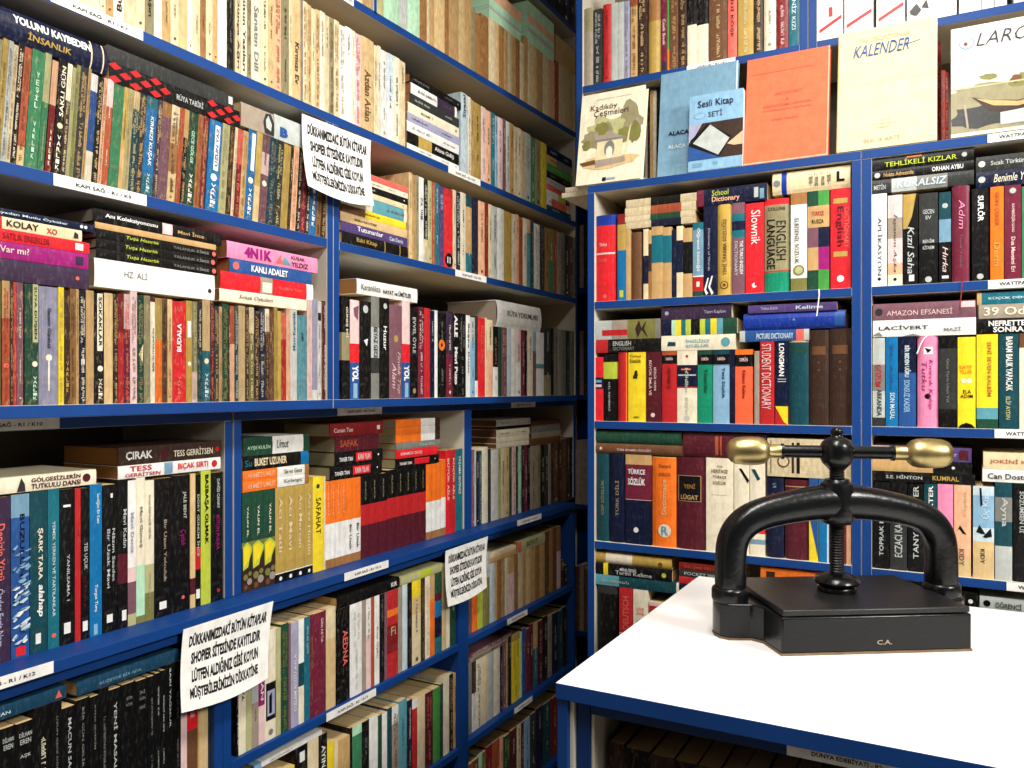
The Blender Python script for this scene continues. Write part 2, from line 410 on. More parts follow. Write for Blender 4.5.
def build_books(limit=300):
    def size(b):
        p = proj((b['plane'], b['s0'], b['z'])) if b['side'] == 'L' else proj((b['s0'], b['plane'], b['z']))
        q = proj((b['plane'], b['s1'], b['z']+b['h'])) if b['side'] == 'L' else proj((b['s1'], b['plane'], b['z']+b['h']))
        cl = lambda v, m: min(max(v, 0), m)
        return abs((cl(q[0], 1024)-cl(p[0], 1024))*(cl(q[1], 768)-cl(p[1], 768)))
    for b in BOOKS: b['size'] = size(b)
    big = set(id(b) for b in sorted(BOOKS, key=lambda b: -b['size'])[:limit])
    rest = Buf(); used = {}
    for b in BOOKS:
        o = b['o']; rnd = random.Random(b['seed'])
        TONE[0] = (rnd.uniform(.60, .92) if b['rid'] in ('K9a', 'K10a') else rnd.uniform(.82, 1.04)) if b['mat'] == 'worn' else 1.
        if 'wave' in o:
            for i in range(46):
                x_, y_ = rnd.uniform(-.1, .7), rnd.uniform(.32, .92); w_ = rnd.uniform(.2, .55); h_ = rnd.uniform(.006, .02)
                x2 = min(1, x_+w_); x_ = max(0, x_)
                o['decals'].append(('p', [(x_, y_), ((x_+x2)/2, y_-h_), (x2, y_-h_*1.6), (x2, y_-h_*.7), ((x_+x2)/2, y_+h_*.5)], rnd.choice(('pblue', 'steel', 'white', 'sky', 'pblue') if y_ > .55 else ('steel', 'sky', 'steel'))))
        if 'check' in o:
            for side_ in ((.0, .42), (.72, 1.)):
                m = int(round((side_[1]-side_[0])*14)); w_ = (side_[1]-side_[0])/m
                for i in range(m):
                    for j in range(3):
                        if (i+j) % 2: continue
                        x_ = side_[0]+w_*(i+.5); y_ = .17+.33*j
                        o['decals'].append(('p', [(y_-.2, x_), (y_, x_+w_*.62), (y_+.2, x_), (y_, x_-w_*.62)], 'red'))
        th, ln = (b['h'], b['s1']-b['s0']) if b['lying'] else (b['s1']-b['s0'], b['h'])
        C, P = book_buf(th, ln, b['dp'], b['lying'], b['col'], o['bands'], o['texts'], o['decals'], o.get('p') or o.get('s'), 's' in o,
                        b['hard'], b['wear'], rnd, b['pcol'], 'n' in o)
        mt = mk_mtx(b['side'], b['plane'], b['s0'], b['z'])
        if b['lean']:
            # leaning right: turn about the lower right corner
            w = th; a = b['lean']
            mt = mt @ Matrix.Translation((w, 0, 0)) @ Matrix.Rotation(a, 4, 'Y') @ Matrix.Translation((-w, 0, 0))
        if id(b) not in big:
            rest.add(C, mt, [0 if b['mat'] == 'worn' else 1]); rest.add(P, mt, [2]); continue
        k = b['idx']+1; n = b['n']
        words = o.get('label') or PAL[b['col']][3]+' '+('thick ' if th > .035 else 'slim ' if th < .008 else '')+('hardback' if b['hard'] else 'paperback' if b['mat'] == 'worn' else 'book')
        words = words.replace('_', ' ')
        if b['lying']:
            pos = f'lying {ordw(k)} from top in the stack {b["row"]}' if n > 1 else f'lying flat {b["row"]}'
            lab = f'{words} {pos}'
        else:
            lab = f'{words}, {ordw(k)} from left in {b["row"]}' if k <= n/2 else f'{words}, {ordw(n-k+1)} from right in {b["row"]}'
        e = empty('book', mtx=mt, label=lab, cat='book', group=('books lying in the stack ' if b['lying'] else 'books standing in ')+b['row'])
        link('cover', C.mesh('cover', [M[b['mat']]]), e)
        link('page_block', P.mesh('page_block', [M['page']]), e)
        for rb in [o.get('ribbon')] if 'ribbon' in o else []:
            c = pal(rb); R = Buf(); w = .0012; x = th*.55
            pts = [(ln if not b['lying'] else .0)]
            zz = 0
            pr = [(x, .004, .0006), (x, -.0078, .0006), (x+.001, -.009, -.010), (x-.001, -.009, -.03), (x-.004, -.009, -.056)]
            if 'ribtop' in o: pr = [(x, .02, ln+.0004), (x-.002, -.0012, ln+.0006), (x-.008, -.003, ln-.004), (x-.014, -.003, ln-.016), (x-.021, -.003, ln-.035)]
            for p, q in zip(pr, pr[1:]): R.face([(p[0]-w, p[1], p[2]), (p[0]+w, p[1], p[2]), (q[0]+w, q[1], q[2]), (q[0]-w, q[1], q[2])], c)
            link('ribbon_marker', R.mesh('ribbon_marker', [M['print']]), e)
    o = link('book', rest.mesh('books', [M['worn'], M['gloss'], M['page']]))
    tag(o, 'the remaining small and distant books filling the shelf rows', 'books', kind='stuff')
    print('BOOKS', len(BOOKS), 'individual', len(big))
# ------------------------------------------------------------------ heights of the shelf boards (tops)
ZK7, ZK9, ZK10, ZK2, ZB, ZC, ZD = 2.0035, 1.750, 1.4265, 1.069, .799, .533, .268
_a, _b = onX(374, 10.6, 0), onX(578, 134, 0)
def ZK8(y): return _a[2]+(_b[2]-_a[2])*(y-_a[1])/(_b[1]-_a[1])
UP, MID = -.004, -.005
XM = -.052           # front of the middle cases
XLO = 0.             # front of the lowest cases
YB = 1.80            # front of the back cabinets
YU = 1.875           # front of the upper back shelves

row('T', 'L', UP, ZK8, 355, 196, '''
363 cream n
372 tan n
377>384 lolive n
392.5 mint b=pblue@.5 n
400 mint n
408 lgray b=mint@.3 n
420 mint n
427 btan n
429.5 cream n
434.5 tan n
445 ltan n
449 btan n
459 tan n
465 ltan n
472 tan n
475 khaki y=8 n
481 btan y=14 n
489 btan y=16 n
495 cream y=16 n
499 ltan n
504 btan n
508 tan n
512 cream n
516 tan n
520 btan n
524 cream n
528 tan n
532 cream n
537 ltan n
543 tan n
549 cream n
555 peach n
559 rust n
567 cream n
573 ltan n
579 cream n
''', 'the highest left-wall row', pcol='tan', wear=.5, jit=2)
stack('Ts1', 'L', UP, 489, 16, '''
489 521 9 mint n
489 521 3 lgray n
489 521 8 mint n
489 521 12 peach n
''', 'of mint papers', pcol='mint', dp=.14)
stack('Ts2', 'L', UP, 528, 41, '''
528 554 11 mint n
528 554 4 lgray n
528 554 6 mint n
528 554 7 peach n
528 554 4 mint n
528 554 9 mint n
''', 'of pale green books near the top corner', pcol='mint', dp=.14)
stack('Ts3', 'L', UP, 556, 60, '''
556 579 26 tan n
''', 'on the far end of highest left-wall row', pcol='tan')
row('K7a', 'L', UP, ZK7, 55, 196, '''
62 tan
71 cream
80 ivory
90 cream
99.5 ivory
106 cream
113.5 tan
124.5 ivory t=Bulutlar|u|black|.55|.92
135.5 cream
145 cream
154 khaki t=Deniz_Aşırı|d|black|.45|.85
162.5 ivory t=Mavi_Ay|d|black|.3|.6
170.5 tan
179 cream
187.5 ltan
193 ivory
200.5 cream
206 btan
213 cream
218 tan
227 white n
233.8 black h=6 p=gray
235>241 cream t=Dünya_Ağrı|d|black|.3|.95
247 ivory t=Bütün_Yazıları|d|dgray|.25|.95
251.5 khaki s=brown
261 ivory t=Sanatın_Dili|d|gray|.3|.9
268.5 cream
274 ltan
281.5 peach s=btan
289 khaki
292.5 cream
301 ltan t=Kırmızı_Ev|d|dgray|.45|.85
303 gray n
307.5 cream s=btan
311.5 ltan s=btan
315.5 cream
320 ltan s=brown
325 ivory
329.5 cream
334 khaki s=brown
339.5 cream s=btan
345.5 white s=tan
352 white p=gray
355 ivory
361 lpink s=salmon
374 ltan t=Azdan_Aslan|d|brown|.35|.9
377.5 cream
381 ivory
387.5 white p=gray
393.5 white b=pblue@.55
400 ivory
405.5 cream
''', 'cream second-highest left row', wear=.28, jit=3)
stack('K7s', 'L', UP, 408, 147.5, '''
407 459 6 white p=black
407.5 459 12 black b=black@.2,gold@.45 t=Altına_Gidiş|h|white|.5|.88
407 459 10.5 white p=gray
407.5 459 8.5 lav
408 459 10.5 ivory p=dgray
410 459 10 dgray p=lgray
411 457 11 white b=white@.55,dpurple@.95
410 461 8.5 black p=gray
''', 'ending the cream row', cap=False, on=ZK7, pcol='btan')
row('K7b', 'L', UP, ZK7, 461, 200, '''
468 pblue h=5 t=Siyasal|u|navy|.02|.3
471 ivory h=6
474 tan h=4
481.3 gold
486 lpink
491 peach
495 teal
497.8 sky
503 lpink
506 mauve
510 white
514 tan
517.5 cream
521.5 ivory
525 ltan
531 lgray h=4
535 green
541 khaki
546.5 yellow n
''', 'second-highest row by corner', wear=.3, jit=3)
stack('K7t', 'L', UP, 547, 206, '''
547 571 6 dteal p=white
547 569 8 peach b=white@.2,salmon@.9
547 569 7 black b=white@.5,lime@.85
547 570 6 salmon
547 571 6 lgray
547 571 7 black
547 572 8 bgreen
547 571 8 gray b=tan@.4
547 572 9 navy p=pblue
''', 'beside the yellow spine near the corner', cap=False, on=ZK7, pcol='tan')

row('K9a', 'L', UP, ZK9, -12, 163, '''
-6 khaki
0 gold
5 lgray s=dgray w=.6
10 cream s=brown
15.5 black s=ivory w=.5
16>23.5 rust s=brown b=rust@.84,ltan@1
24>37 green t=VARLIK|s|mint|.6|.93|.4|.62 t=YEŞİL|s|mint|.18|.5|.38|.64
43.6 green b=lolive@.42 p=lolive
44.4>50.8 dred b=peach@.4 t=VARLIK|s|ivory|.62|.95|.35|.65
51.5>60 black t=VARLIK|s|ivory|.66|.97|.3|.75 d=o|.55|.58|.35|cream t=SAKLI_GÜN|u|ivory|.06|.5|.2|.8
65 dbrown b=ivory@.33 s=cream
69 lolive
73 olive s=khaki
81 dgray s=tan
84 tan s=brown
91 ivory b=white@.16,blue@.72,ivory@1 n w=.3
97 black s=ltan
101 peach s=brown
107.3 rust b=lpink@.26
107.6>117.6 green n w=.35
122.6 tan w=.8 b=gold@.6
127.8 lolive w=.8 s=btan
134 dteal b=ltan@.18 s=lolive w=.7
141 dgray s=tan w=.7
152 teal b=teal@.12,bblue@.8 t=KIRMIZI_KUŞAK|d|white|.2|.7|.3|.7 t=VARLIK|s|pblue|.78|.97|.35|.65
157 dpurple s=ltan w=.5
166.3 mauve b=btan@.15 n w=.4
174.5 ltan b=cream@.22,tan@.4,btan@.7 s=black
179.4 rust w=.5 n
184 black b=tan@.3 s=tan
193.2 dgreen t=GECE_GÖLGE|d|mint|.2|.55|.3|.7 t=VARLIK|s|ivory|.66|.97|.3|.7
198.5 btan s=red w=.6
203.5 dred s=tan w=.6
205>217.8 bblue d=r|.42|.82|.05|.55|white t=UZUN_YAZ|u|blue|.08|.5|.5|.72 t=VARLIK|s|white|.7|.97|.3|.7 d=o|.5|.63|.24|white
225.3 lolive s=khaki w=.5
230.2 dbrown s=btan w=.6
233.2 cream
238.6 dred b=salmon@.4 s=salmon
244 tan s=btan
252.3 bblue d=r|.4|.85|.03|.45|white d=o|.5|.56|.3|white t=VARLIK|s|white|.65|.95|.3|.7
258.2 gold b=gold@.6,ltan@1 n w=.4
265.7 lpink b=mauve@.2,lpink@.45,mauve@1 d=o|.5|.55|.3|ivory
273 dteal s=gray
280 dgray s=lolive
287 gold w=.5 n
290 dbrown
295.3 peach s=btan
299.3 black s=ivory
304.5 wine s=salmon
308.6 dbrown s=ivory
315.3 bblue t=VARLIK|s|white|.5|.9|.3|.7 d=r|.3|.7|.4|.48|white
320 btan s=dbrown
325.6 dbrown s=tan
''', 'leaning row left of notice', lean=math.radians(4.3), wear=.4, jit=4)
stack('K9s1', 'L', UP, -40, 20, '''
-40 108.5 33 navy hard t=YOLUNU_KAYBEDEN|h|white|.32|.86|.56|.84|.04 t=İNSANLIK|h|gold|.42|.72|.2|.46|.02 d=r|0|1|.865|.875|cream d=r|0|1|.955|.965|cream
''', 'at the left end of the leaning row', dp=.16)
stack('K9s2', 'L', UP, 109, 80.5, '''
109.5 240 20 black check t=RÜYA_TABİRİ|h|lgray|.47|.68|.3|.7 label=red-black_checkered_hardback
107 234 16 dgray p=lgray n d=r|.25|.8|.95|.985|white
''', 'over leaning row', dp=.14)
stack('K9s3', 'L', UP, 240.5, 125, '''
241 274 24 taupe n d=p|.05,.72;.5,.66;.9,.74;.95,.9;.6,1;.05,1|dgray d=p|.3,.76;.62,.74;.85,.82;.5,.93;.2,.9|lgray
''', 'beside the checkered book', dp=.14)
stack('K9s4', 'L', UP, 274.5, 138, '''
274.5 303 24.5 lgray t=B|h|blue|.18|.45|.15|.55|.06 p=gray
''', 'behind the top of the upper notice', dp=.14)
row('K9b', 'L', UP, ZK9, 409, 200, '''
412.5 ltan
416 tan
419 khaki
424 white t=Bin_Yıl|u|purple|.25|.5
428 cream b=black@.72 s=lgray
432 lolive
435 rust s=ltan
439 teal
444.2 purple t=SES|u|lav|.1|.3
453 bred b=red@.1 d=o|.55|.9|.45|black d=r|.3|.45|.86|.94|white d=r|.6|.7|.86|.94|white n
456.3 cream
460.5 navy s=pblue
466 ivory
472 teal b=dteal@.15,tan@.75
478.5 navy n h=4
485 peach
488.6 dred
492.5 cream
497.5 lgray
504.4 white n
512 mustard n
516 ivory
519 peach
523 rust s=brown
527 ivory
530.6 lteal b=peach@.2
534 dteal
540 white s=gray
545 dgray s=gray
549 btan
554 green b=olive@.5
557 rust
561 taupe
565 gray
569 dgray
573 brown
576.5 gray
''', 'the row right of the upper notice', wear=.28, jit=3)
stack('K9t', 'L', UP, 342, 241, '''
342 408 12 black t=Eski_Kitap|h|gold|.2|.5 d=r|0|1|.62|.63|gold d=r|0|1|.86|.87|gold
341 407.5 10 purple t=Tutunanlar|h|white|.22|.6|.35|.85 t=Can_Deniz|h|pblue|.7|.92|.25|.7
340.5 407 9.5 ltan
341 406 8 yellow b=brown@.35
341 407 14 ivory b=ivory@.45,lteal@.95 p=dteal
343 407 6 cream
343 408 7 black p=white
343 408 6 ivory
344 408 6.5 salmon n
''', 'behind the upper notice', cap=False, on=ZK9, pcol='tan')

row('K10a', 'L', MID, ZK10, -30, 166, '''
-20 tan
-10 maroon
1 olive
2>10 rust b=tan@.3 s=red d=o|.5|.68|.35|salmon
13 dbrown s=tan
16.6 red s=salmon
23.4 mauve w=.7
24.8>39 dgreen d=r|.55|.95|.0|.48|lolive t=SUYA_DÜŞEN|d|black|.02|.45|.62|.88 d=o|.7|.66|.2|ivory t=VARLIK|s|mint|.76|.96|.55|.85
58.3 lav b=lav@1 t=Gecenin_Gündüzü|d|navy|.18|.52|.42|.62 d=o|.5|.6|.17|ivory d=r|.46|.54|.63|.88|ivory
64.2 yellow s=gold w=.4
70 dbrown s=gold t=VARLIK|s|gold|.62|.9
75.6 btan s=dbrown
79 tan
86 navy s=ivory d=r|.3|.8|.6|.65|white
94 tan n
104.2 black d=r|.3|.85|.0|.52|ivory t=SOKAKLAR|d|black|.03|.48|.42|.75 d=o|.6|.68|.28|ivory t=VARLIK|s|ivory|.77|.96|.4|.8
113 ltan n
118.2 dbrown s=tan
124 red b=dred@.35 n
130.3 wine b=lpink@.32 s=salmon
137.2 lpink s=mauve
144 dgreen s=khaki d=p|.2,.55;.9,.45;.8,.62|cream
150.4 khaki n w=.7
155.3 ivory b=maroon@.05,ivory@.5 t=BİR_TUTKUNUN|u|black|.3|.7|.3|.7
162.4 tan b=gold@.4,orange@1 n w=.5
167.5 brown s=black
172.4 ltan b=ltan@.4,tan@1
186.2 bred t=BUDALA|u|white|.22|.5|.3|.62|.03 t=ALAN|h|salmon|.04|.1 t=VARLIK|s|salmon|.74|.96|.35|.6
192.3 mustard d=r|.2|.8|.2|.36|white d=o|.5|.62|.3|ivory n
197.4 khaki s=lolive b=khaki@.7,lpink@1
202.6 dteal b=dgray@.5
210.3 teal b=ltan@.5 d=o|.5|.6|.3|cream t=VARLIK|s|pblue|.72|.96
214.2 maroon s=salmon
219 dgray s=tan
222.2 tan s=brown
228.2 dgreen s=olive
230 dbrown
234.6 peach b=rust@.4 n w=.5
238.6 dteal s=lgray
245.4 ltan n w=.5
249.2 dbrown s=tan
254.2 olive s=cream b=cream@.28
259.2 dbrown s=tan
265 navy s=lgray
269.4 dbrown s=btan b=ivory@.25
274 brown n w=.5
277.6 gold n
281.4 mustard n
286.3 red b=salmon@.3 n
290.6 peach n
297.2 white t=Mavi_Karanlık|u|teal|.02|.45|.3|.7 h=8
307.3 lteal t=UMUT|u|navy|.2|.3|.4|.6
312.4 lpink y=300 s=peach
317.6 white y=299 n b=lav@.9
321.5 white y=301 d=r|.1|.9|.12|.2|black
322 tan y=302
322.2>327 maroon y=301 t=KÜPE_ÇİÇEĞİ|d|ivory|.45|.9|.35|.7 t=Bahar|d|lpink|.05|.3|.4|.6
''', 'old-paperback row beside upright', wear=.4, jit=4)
stack('K10s1', 'L', MID, -60, 273, '''
-60 89 23.5 dpurple b=dpurple@.9 n d=o|.5|.91|.1|salmon
-60 88.5 18.5 magenta t=Sonlar_Var_mı?|h|lpink|.18|.56|.35|.75 d=r|.2|.75|.9|.96|dpurple
-60 89.5 13 bred t=SATILIK_ERKEKLER|h|dred|.38|.7|.2|.75 d=r|.2|.8|.89|.95|white
-60 82 13 cream b=red@.4,cream@1 t=KOLAY|h|black|.43|.66|.25|.8 t=XO|h|red|.72|.8|.2|.7 d=p|.2,.93;.8,.94;.6,.97;.2,.97|dgray
-62 95 9 navy t=Bu_Dünyadan_Mutlu_Öyküler|h|pblue|.2|.8|.25|.7 d=o|.5|.9|.22|white d=o|.5|.93|.22|white
''', 'at left photo edge', dp=.135)
stack('K10s2', 'L', MID, 94.5, 286.3, '''
94.5 214.8 29 white t=HZ._ALİ|h|gray|.22|.4|.45|.75|.0 p=gray d=o|.35|.95|.09|dgray
96.5 217 10 black t=Tuşa_Hazırlık|h|lime|.22|.48|.3|.75|.01|.2 t=YALANLIK_KİMSE|h|gray|.6|.92|.3|.7 d=o|.5|.97|.3|salmon
96.5 217 10 black t=Tuşa_Hazırlık|h|lime|.21|.47|.3|.75|.01|.2 t=YALANLIK_KİMSE|h|gray|.6|.92|.3|.7 d=o|.5|.96|.3|salmon
96 217 9.5 black t=Tuşa_Hazırlık|h|lime|.22|.48|.3|.75|.01|.2 t=YALANLIK_KİMSE|h|gray|.6|.92|.3|.7 d=o|.5|.97|.3|salmon
95 216 6.5 tan n
93 221.5 13.5 black t=Anı_Koleksiyoncusu|h|white|.08|.46|.35|.75|.02 t=Mavi_İnce|h|tan|.62|.84|.3|.7 d=r|.05|.95|.5|.58|lpink d=o|.5|.54|.25|white
''', 'under leaning row', dp=.13, pcol='taupe')
stack('K10s3', 'L', MID, 219.5, 300.5, '''
219.5 306.7 12.5 ivory t=Sokak_Öyküleri|h|maroon|.2|.58|.25|.75|0|.3 p=brown
220.5 313 18 bred d=r|0|1|.4|.53|taupe d=r|.1|.7|.42|.52|ivory d=r|0|1|.92|1|white t=Kuşların_Yolu|h|salmon|.6|.85|.35|.6
229.5 311.6 14 blue t=KANLI_ADALET|h|white|.24|.68|.25|.75|.03 d=o|.5|.07|.3|salmon
227 317.6 17 pink t=4N1K|h|magenta|.17|.46|.2|.85|.05 t=KUŞAK|h|maroon|.68|.84|.55|.85 t=YILDIZ|h|maroon|.68|.88|.15|.45 d=p|.2,.5;.85,.57;.5,.56;.2,.62|salmon d=p|.2,.58;.7,.6;.2,.68|lteal
''', 'topped by a pink spine', dp=.13, pcol='btan')
row('K10b', 'L', MID, ZK10, 342, 212, '''
350 dbrown b=black@.35,khaki@.62,black@1 t=GÜNEŞ_EVİ|d|ivory|.1|.4|.4|.8
350.6>359.6 navy b=lpink@.44,bred@.63,blue@1 t=YOL|d|white|.66|.82|.15|.85|.05 d=r|.3|.75|.84|.99|sky d=p|.3,.08;.9,.05;.8,.2;.4,.16|mauve
371.4 black d=o|.5|.08|.22|lgray d=p|.35,.4;.7,.38;.6,.46|white n
379.6 gray b=gray@.3,lgray@.6,dgray@.75,gray@1 t=BEYAZ_GECE|d|dgray|.3|.6
389.6 black t=Huzur|d|white|.28|.52|.35|.7 d=o|.55|.08|.18|lgray
402.2 mauve t=Fındık_Top|d|lpink|.5|.95|.55|.85|0|.3 t=Alanı|d|lpink|.62|.9|.2|.5|0|.3 d=o|.5|.36|.17|gold
402.6>410.3 navy b=lpink@.44,bred@.63,blue@1 t=YOL|d|white|.66|.82|.15|.85|.05 d=r|.3|.75|.84|.99|sky
418.3 black t=EVVEL_ÖYLE|d|lgray|.1|.5 d=o|.5|.92|.2|khaki
424.4 wine b=maroon@.4,wine@1 s=lpink
430.4 red n
434.7 navy p=pblue
437.7 white n
446.6 black d=o|.45|.38|.35|orange d=o|.45|.38|.12|dbrown p=gray
453 wine b=dpurple@.5
458.3 black t=ALLE|d|white|.02|.28|.2|.85|.05 t=Mavi_Puzo|d|white|.4|.85|.25|.85|.04
466.2 black s=gray
470.4 white t=Başka_Kuzu|d|dgray|.1|.7
475.2 sky b=lgray@.3
478 dgray b=dgray@.8,white@1 n
485.3 bred t=KIZIL_SAÇ|d|salmon|.1|.6
487 cream
493.3 peach b=cream@.4
498.3 white b=black@.58,white@1 p=red
501.8 dgreen n
507.2 mauve s=peach
511.5 pblue n
516.4 white n
521.2 white b=lpink@.5
525.2 wine
527.4 black
533.2 ivory
536.4 blue b=sky@.3,mauve@1
544.2 white d=r|0|1|.5|.57|lteal n
551.2 dgray b=dgray@.7,khaki@1
554 black
558 gray
561.5 taupe
566 gray
570 dgray
574.5 gray
''', 'the row right of the blue upright', mat='gloss', wear=.1, jit=4)
stack('K10t', 'L', MID, 357, 293.5, '''
357 417.5 15.5 white t=Karanlıkta|h|gray|.06|.36|.3|.7 t=HAYAT_ve_ÜMİTLER|h|black|.4|.88|.25|.65|.02
''', 'on top right of the blue upright', pcol='btan', dp=.135)
stack('K10u', 'L', MID, 498, 326.5, '''
498 541.5 27 white hard t=RÜYA_YORUMLARI|h|dgray|.2|.9|.45|.7 p=gray
''', 'under the dark far shelf', pcol='taupe', dp=.17)

row('K2a', 'L', XM-.003, ZK2, -26, 232, '''
-10 dred
10.7 dpurple t=Denizin_Yüzü|d|salmon|.16|.5|.3|.7 t=Önder_Ferit_Nara|d|lav|.55|.9|.3|.7
11.3>29.8 blue b=steel@.14,blue@1 wave d=r|.25|.75|.93|.985|bred t=BUZULUN|d|navy|.12|.5|.45|.7 label=book_with_a_photo_of_breaking_waves
30.2>47.8 dteal t=ŞARK_TARA|d|ivory|.23|.55|.38|.7|.02 t=alahap|d|white|.58|.78|.36|.78|.03|.2 d=r|.3|.6|.88|.945|white
48>59.6 teal t=YEMEK_YERKEN_VE_TARTILANLAR|d|pblue|.2|.8|.35|.6 d=o|.5|.92|.2|salmon
60.2>75 black t=YANILSAMA_1|d|lgray|.42|.72|.42|.62 d=r|.25|.7|.86|.93|white d=r|.2|.7|.1|.115|white
80.8 red t=x|d|dred|.3|.31
90 black t=TES_UÇUK|d|lgray|.36|.54|.25|.7 t=ŞİFRE|d|maroon|.58|.8|.2|.6 d=r|.2|.75|.88|.945|white
102.3 bblue t=Sevdiğim_Bir_Kent|d|pblue|.06|.26|.45|.8 t=Turgut_Tunç|d|white|.66|.84|.3|.6 d=r|.3|.6|.92|.99|sky n
103>117.8 black t=Nâzım_Saadet|d|lgray|.3|.66|.6|.8 t=Bir_Uzak_Mavi|d|lgray|.3|.7|.25|.45 d=r|.25|.65|.88|.935|white d=r|.5|.65|.06|.09|white
128 black t=Mavi_Kadın|d|lgray|.2|.46|.5|.85 b=black@.5,maroon@.7,black@1 d=r|.4|.85|.88|.95|white
136.4 lpink b=white@.6,lpink@.7,mauve@.92,lolive@1 t=Mavi_Deniz|d|lav|.22|.5|.3|.7
145.2 ivory b=ivory@.6,mint@.95,olive@1 t=Mavi_Güneş|d|gray|.2|.48|.3|.7
154.3 ivory b=ivory@.6,lolive@.8,olive@1 p=gray
174.4 black t=Bir_Uzun_Yolculuk|d|taupe|.3|.75|.45|.6 d=r|.25|.6|.89|.945|white
190 black t=JALE_BENT|d|lgray|.12|.32|.5|.75 t=Çıplak|d|hotpink|.4|.52|.3|.7|0|.3 d=o|.55|.9|.1|salmon
190.3>195.6 ltan b=ltan@.78,maroon@.9 n
201 black t=DÖRT_GÜNÜM_İNCE|d|lgray|.15|.62|.25|.75 d=r|.1|.8|.87|.94|white b=black@.55,red@.72,black@1
211 lime t=BASBAŞA_OLMAK|d|black|.03|.55|.3|.75|.03
223.4 black t=DAVİD_CANAY|d|lgray|.05|.28|.45|.75 t=BÜTÜN_PUDRA|d|magenta|.33|.6|.4|.7 d=o|.6|.92|.12|red
'''.replace('hotpink', 'magenta'), 'black-and-teal row', mat='gloss', wear=.06, jit=4, dp=.14)
stack('K2s1', 'L', XM-.003, -45, 500, '''
-45 96.3 17.5 ivory t=GÖLGESİZLERİN|h|maroon|.5|.87|.55|.9|.02 t=TUTKULU_DANSI|h|maroon|.5|.87|.12|.45|.02 d=o|.5|.92|.28|maroon d=p|.05,.4;.9,.43;.5,.455;.05,.46|dgray
''', 'over the black-and-teal row', dp=.14, pcol='btan')
stack('K2s2', 'L', XM-.003, 118, 480, '''
118 220.6 13.5 white t=TESS|h|red|.1|.3|.52|.92 t=GERRİTSEN|h|red|.06|.38|.1|.48 t=BIÇAK_SIRTI|h|bred|.55|.86|.22|.8|.02 d=r|.05|.95|.42|.5|steel d=o|.5|.93|.3|red
118.3 221.6 18.5 dbrown t=ÇIRAK|h|white|.06|.3|.2|.75|.03 t=TESS_GERRİTSEN|h|ivory|.5|.9|.25|.75|.02 d=o|.5|.41|.24|maroon d=o|.5|.95|.16|red
''', 'ending black-and-teal row', dp=.14, pcol='btan')
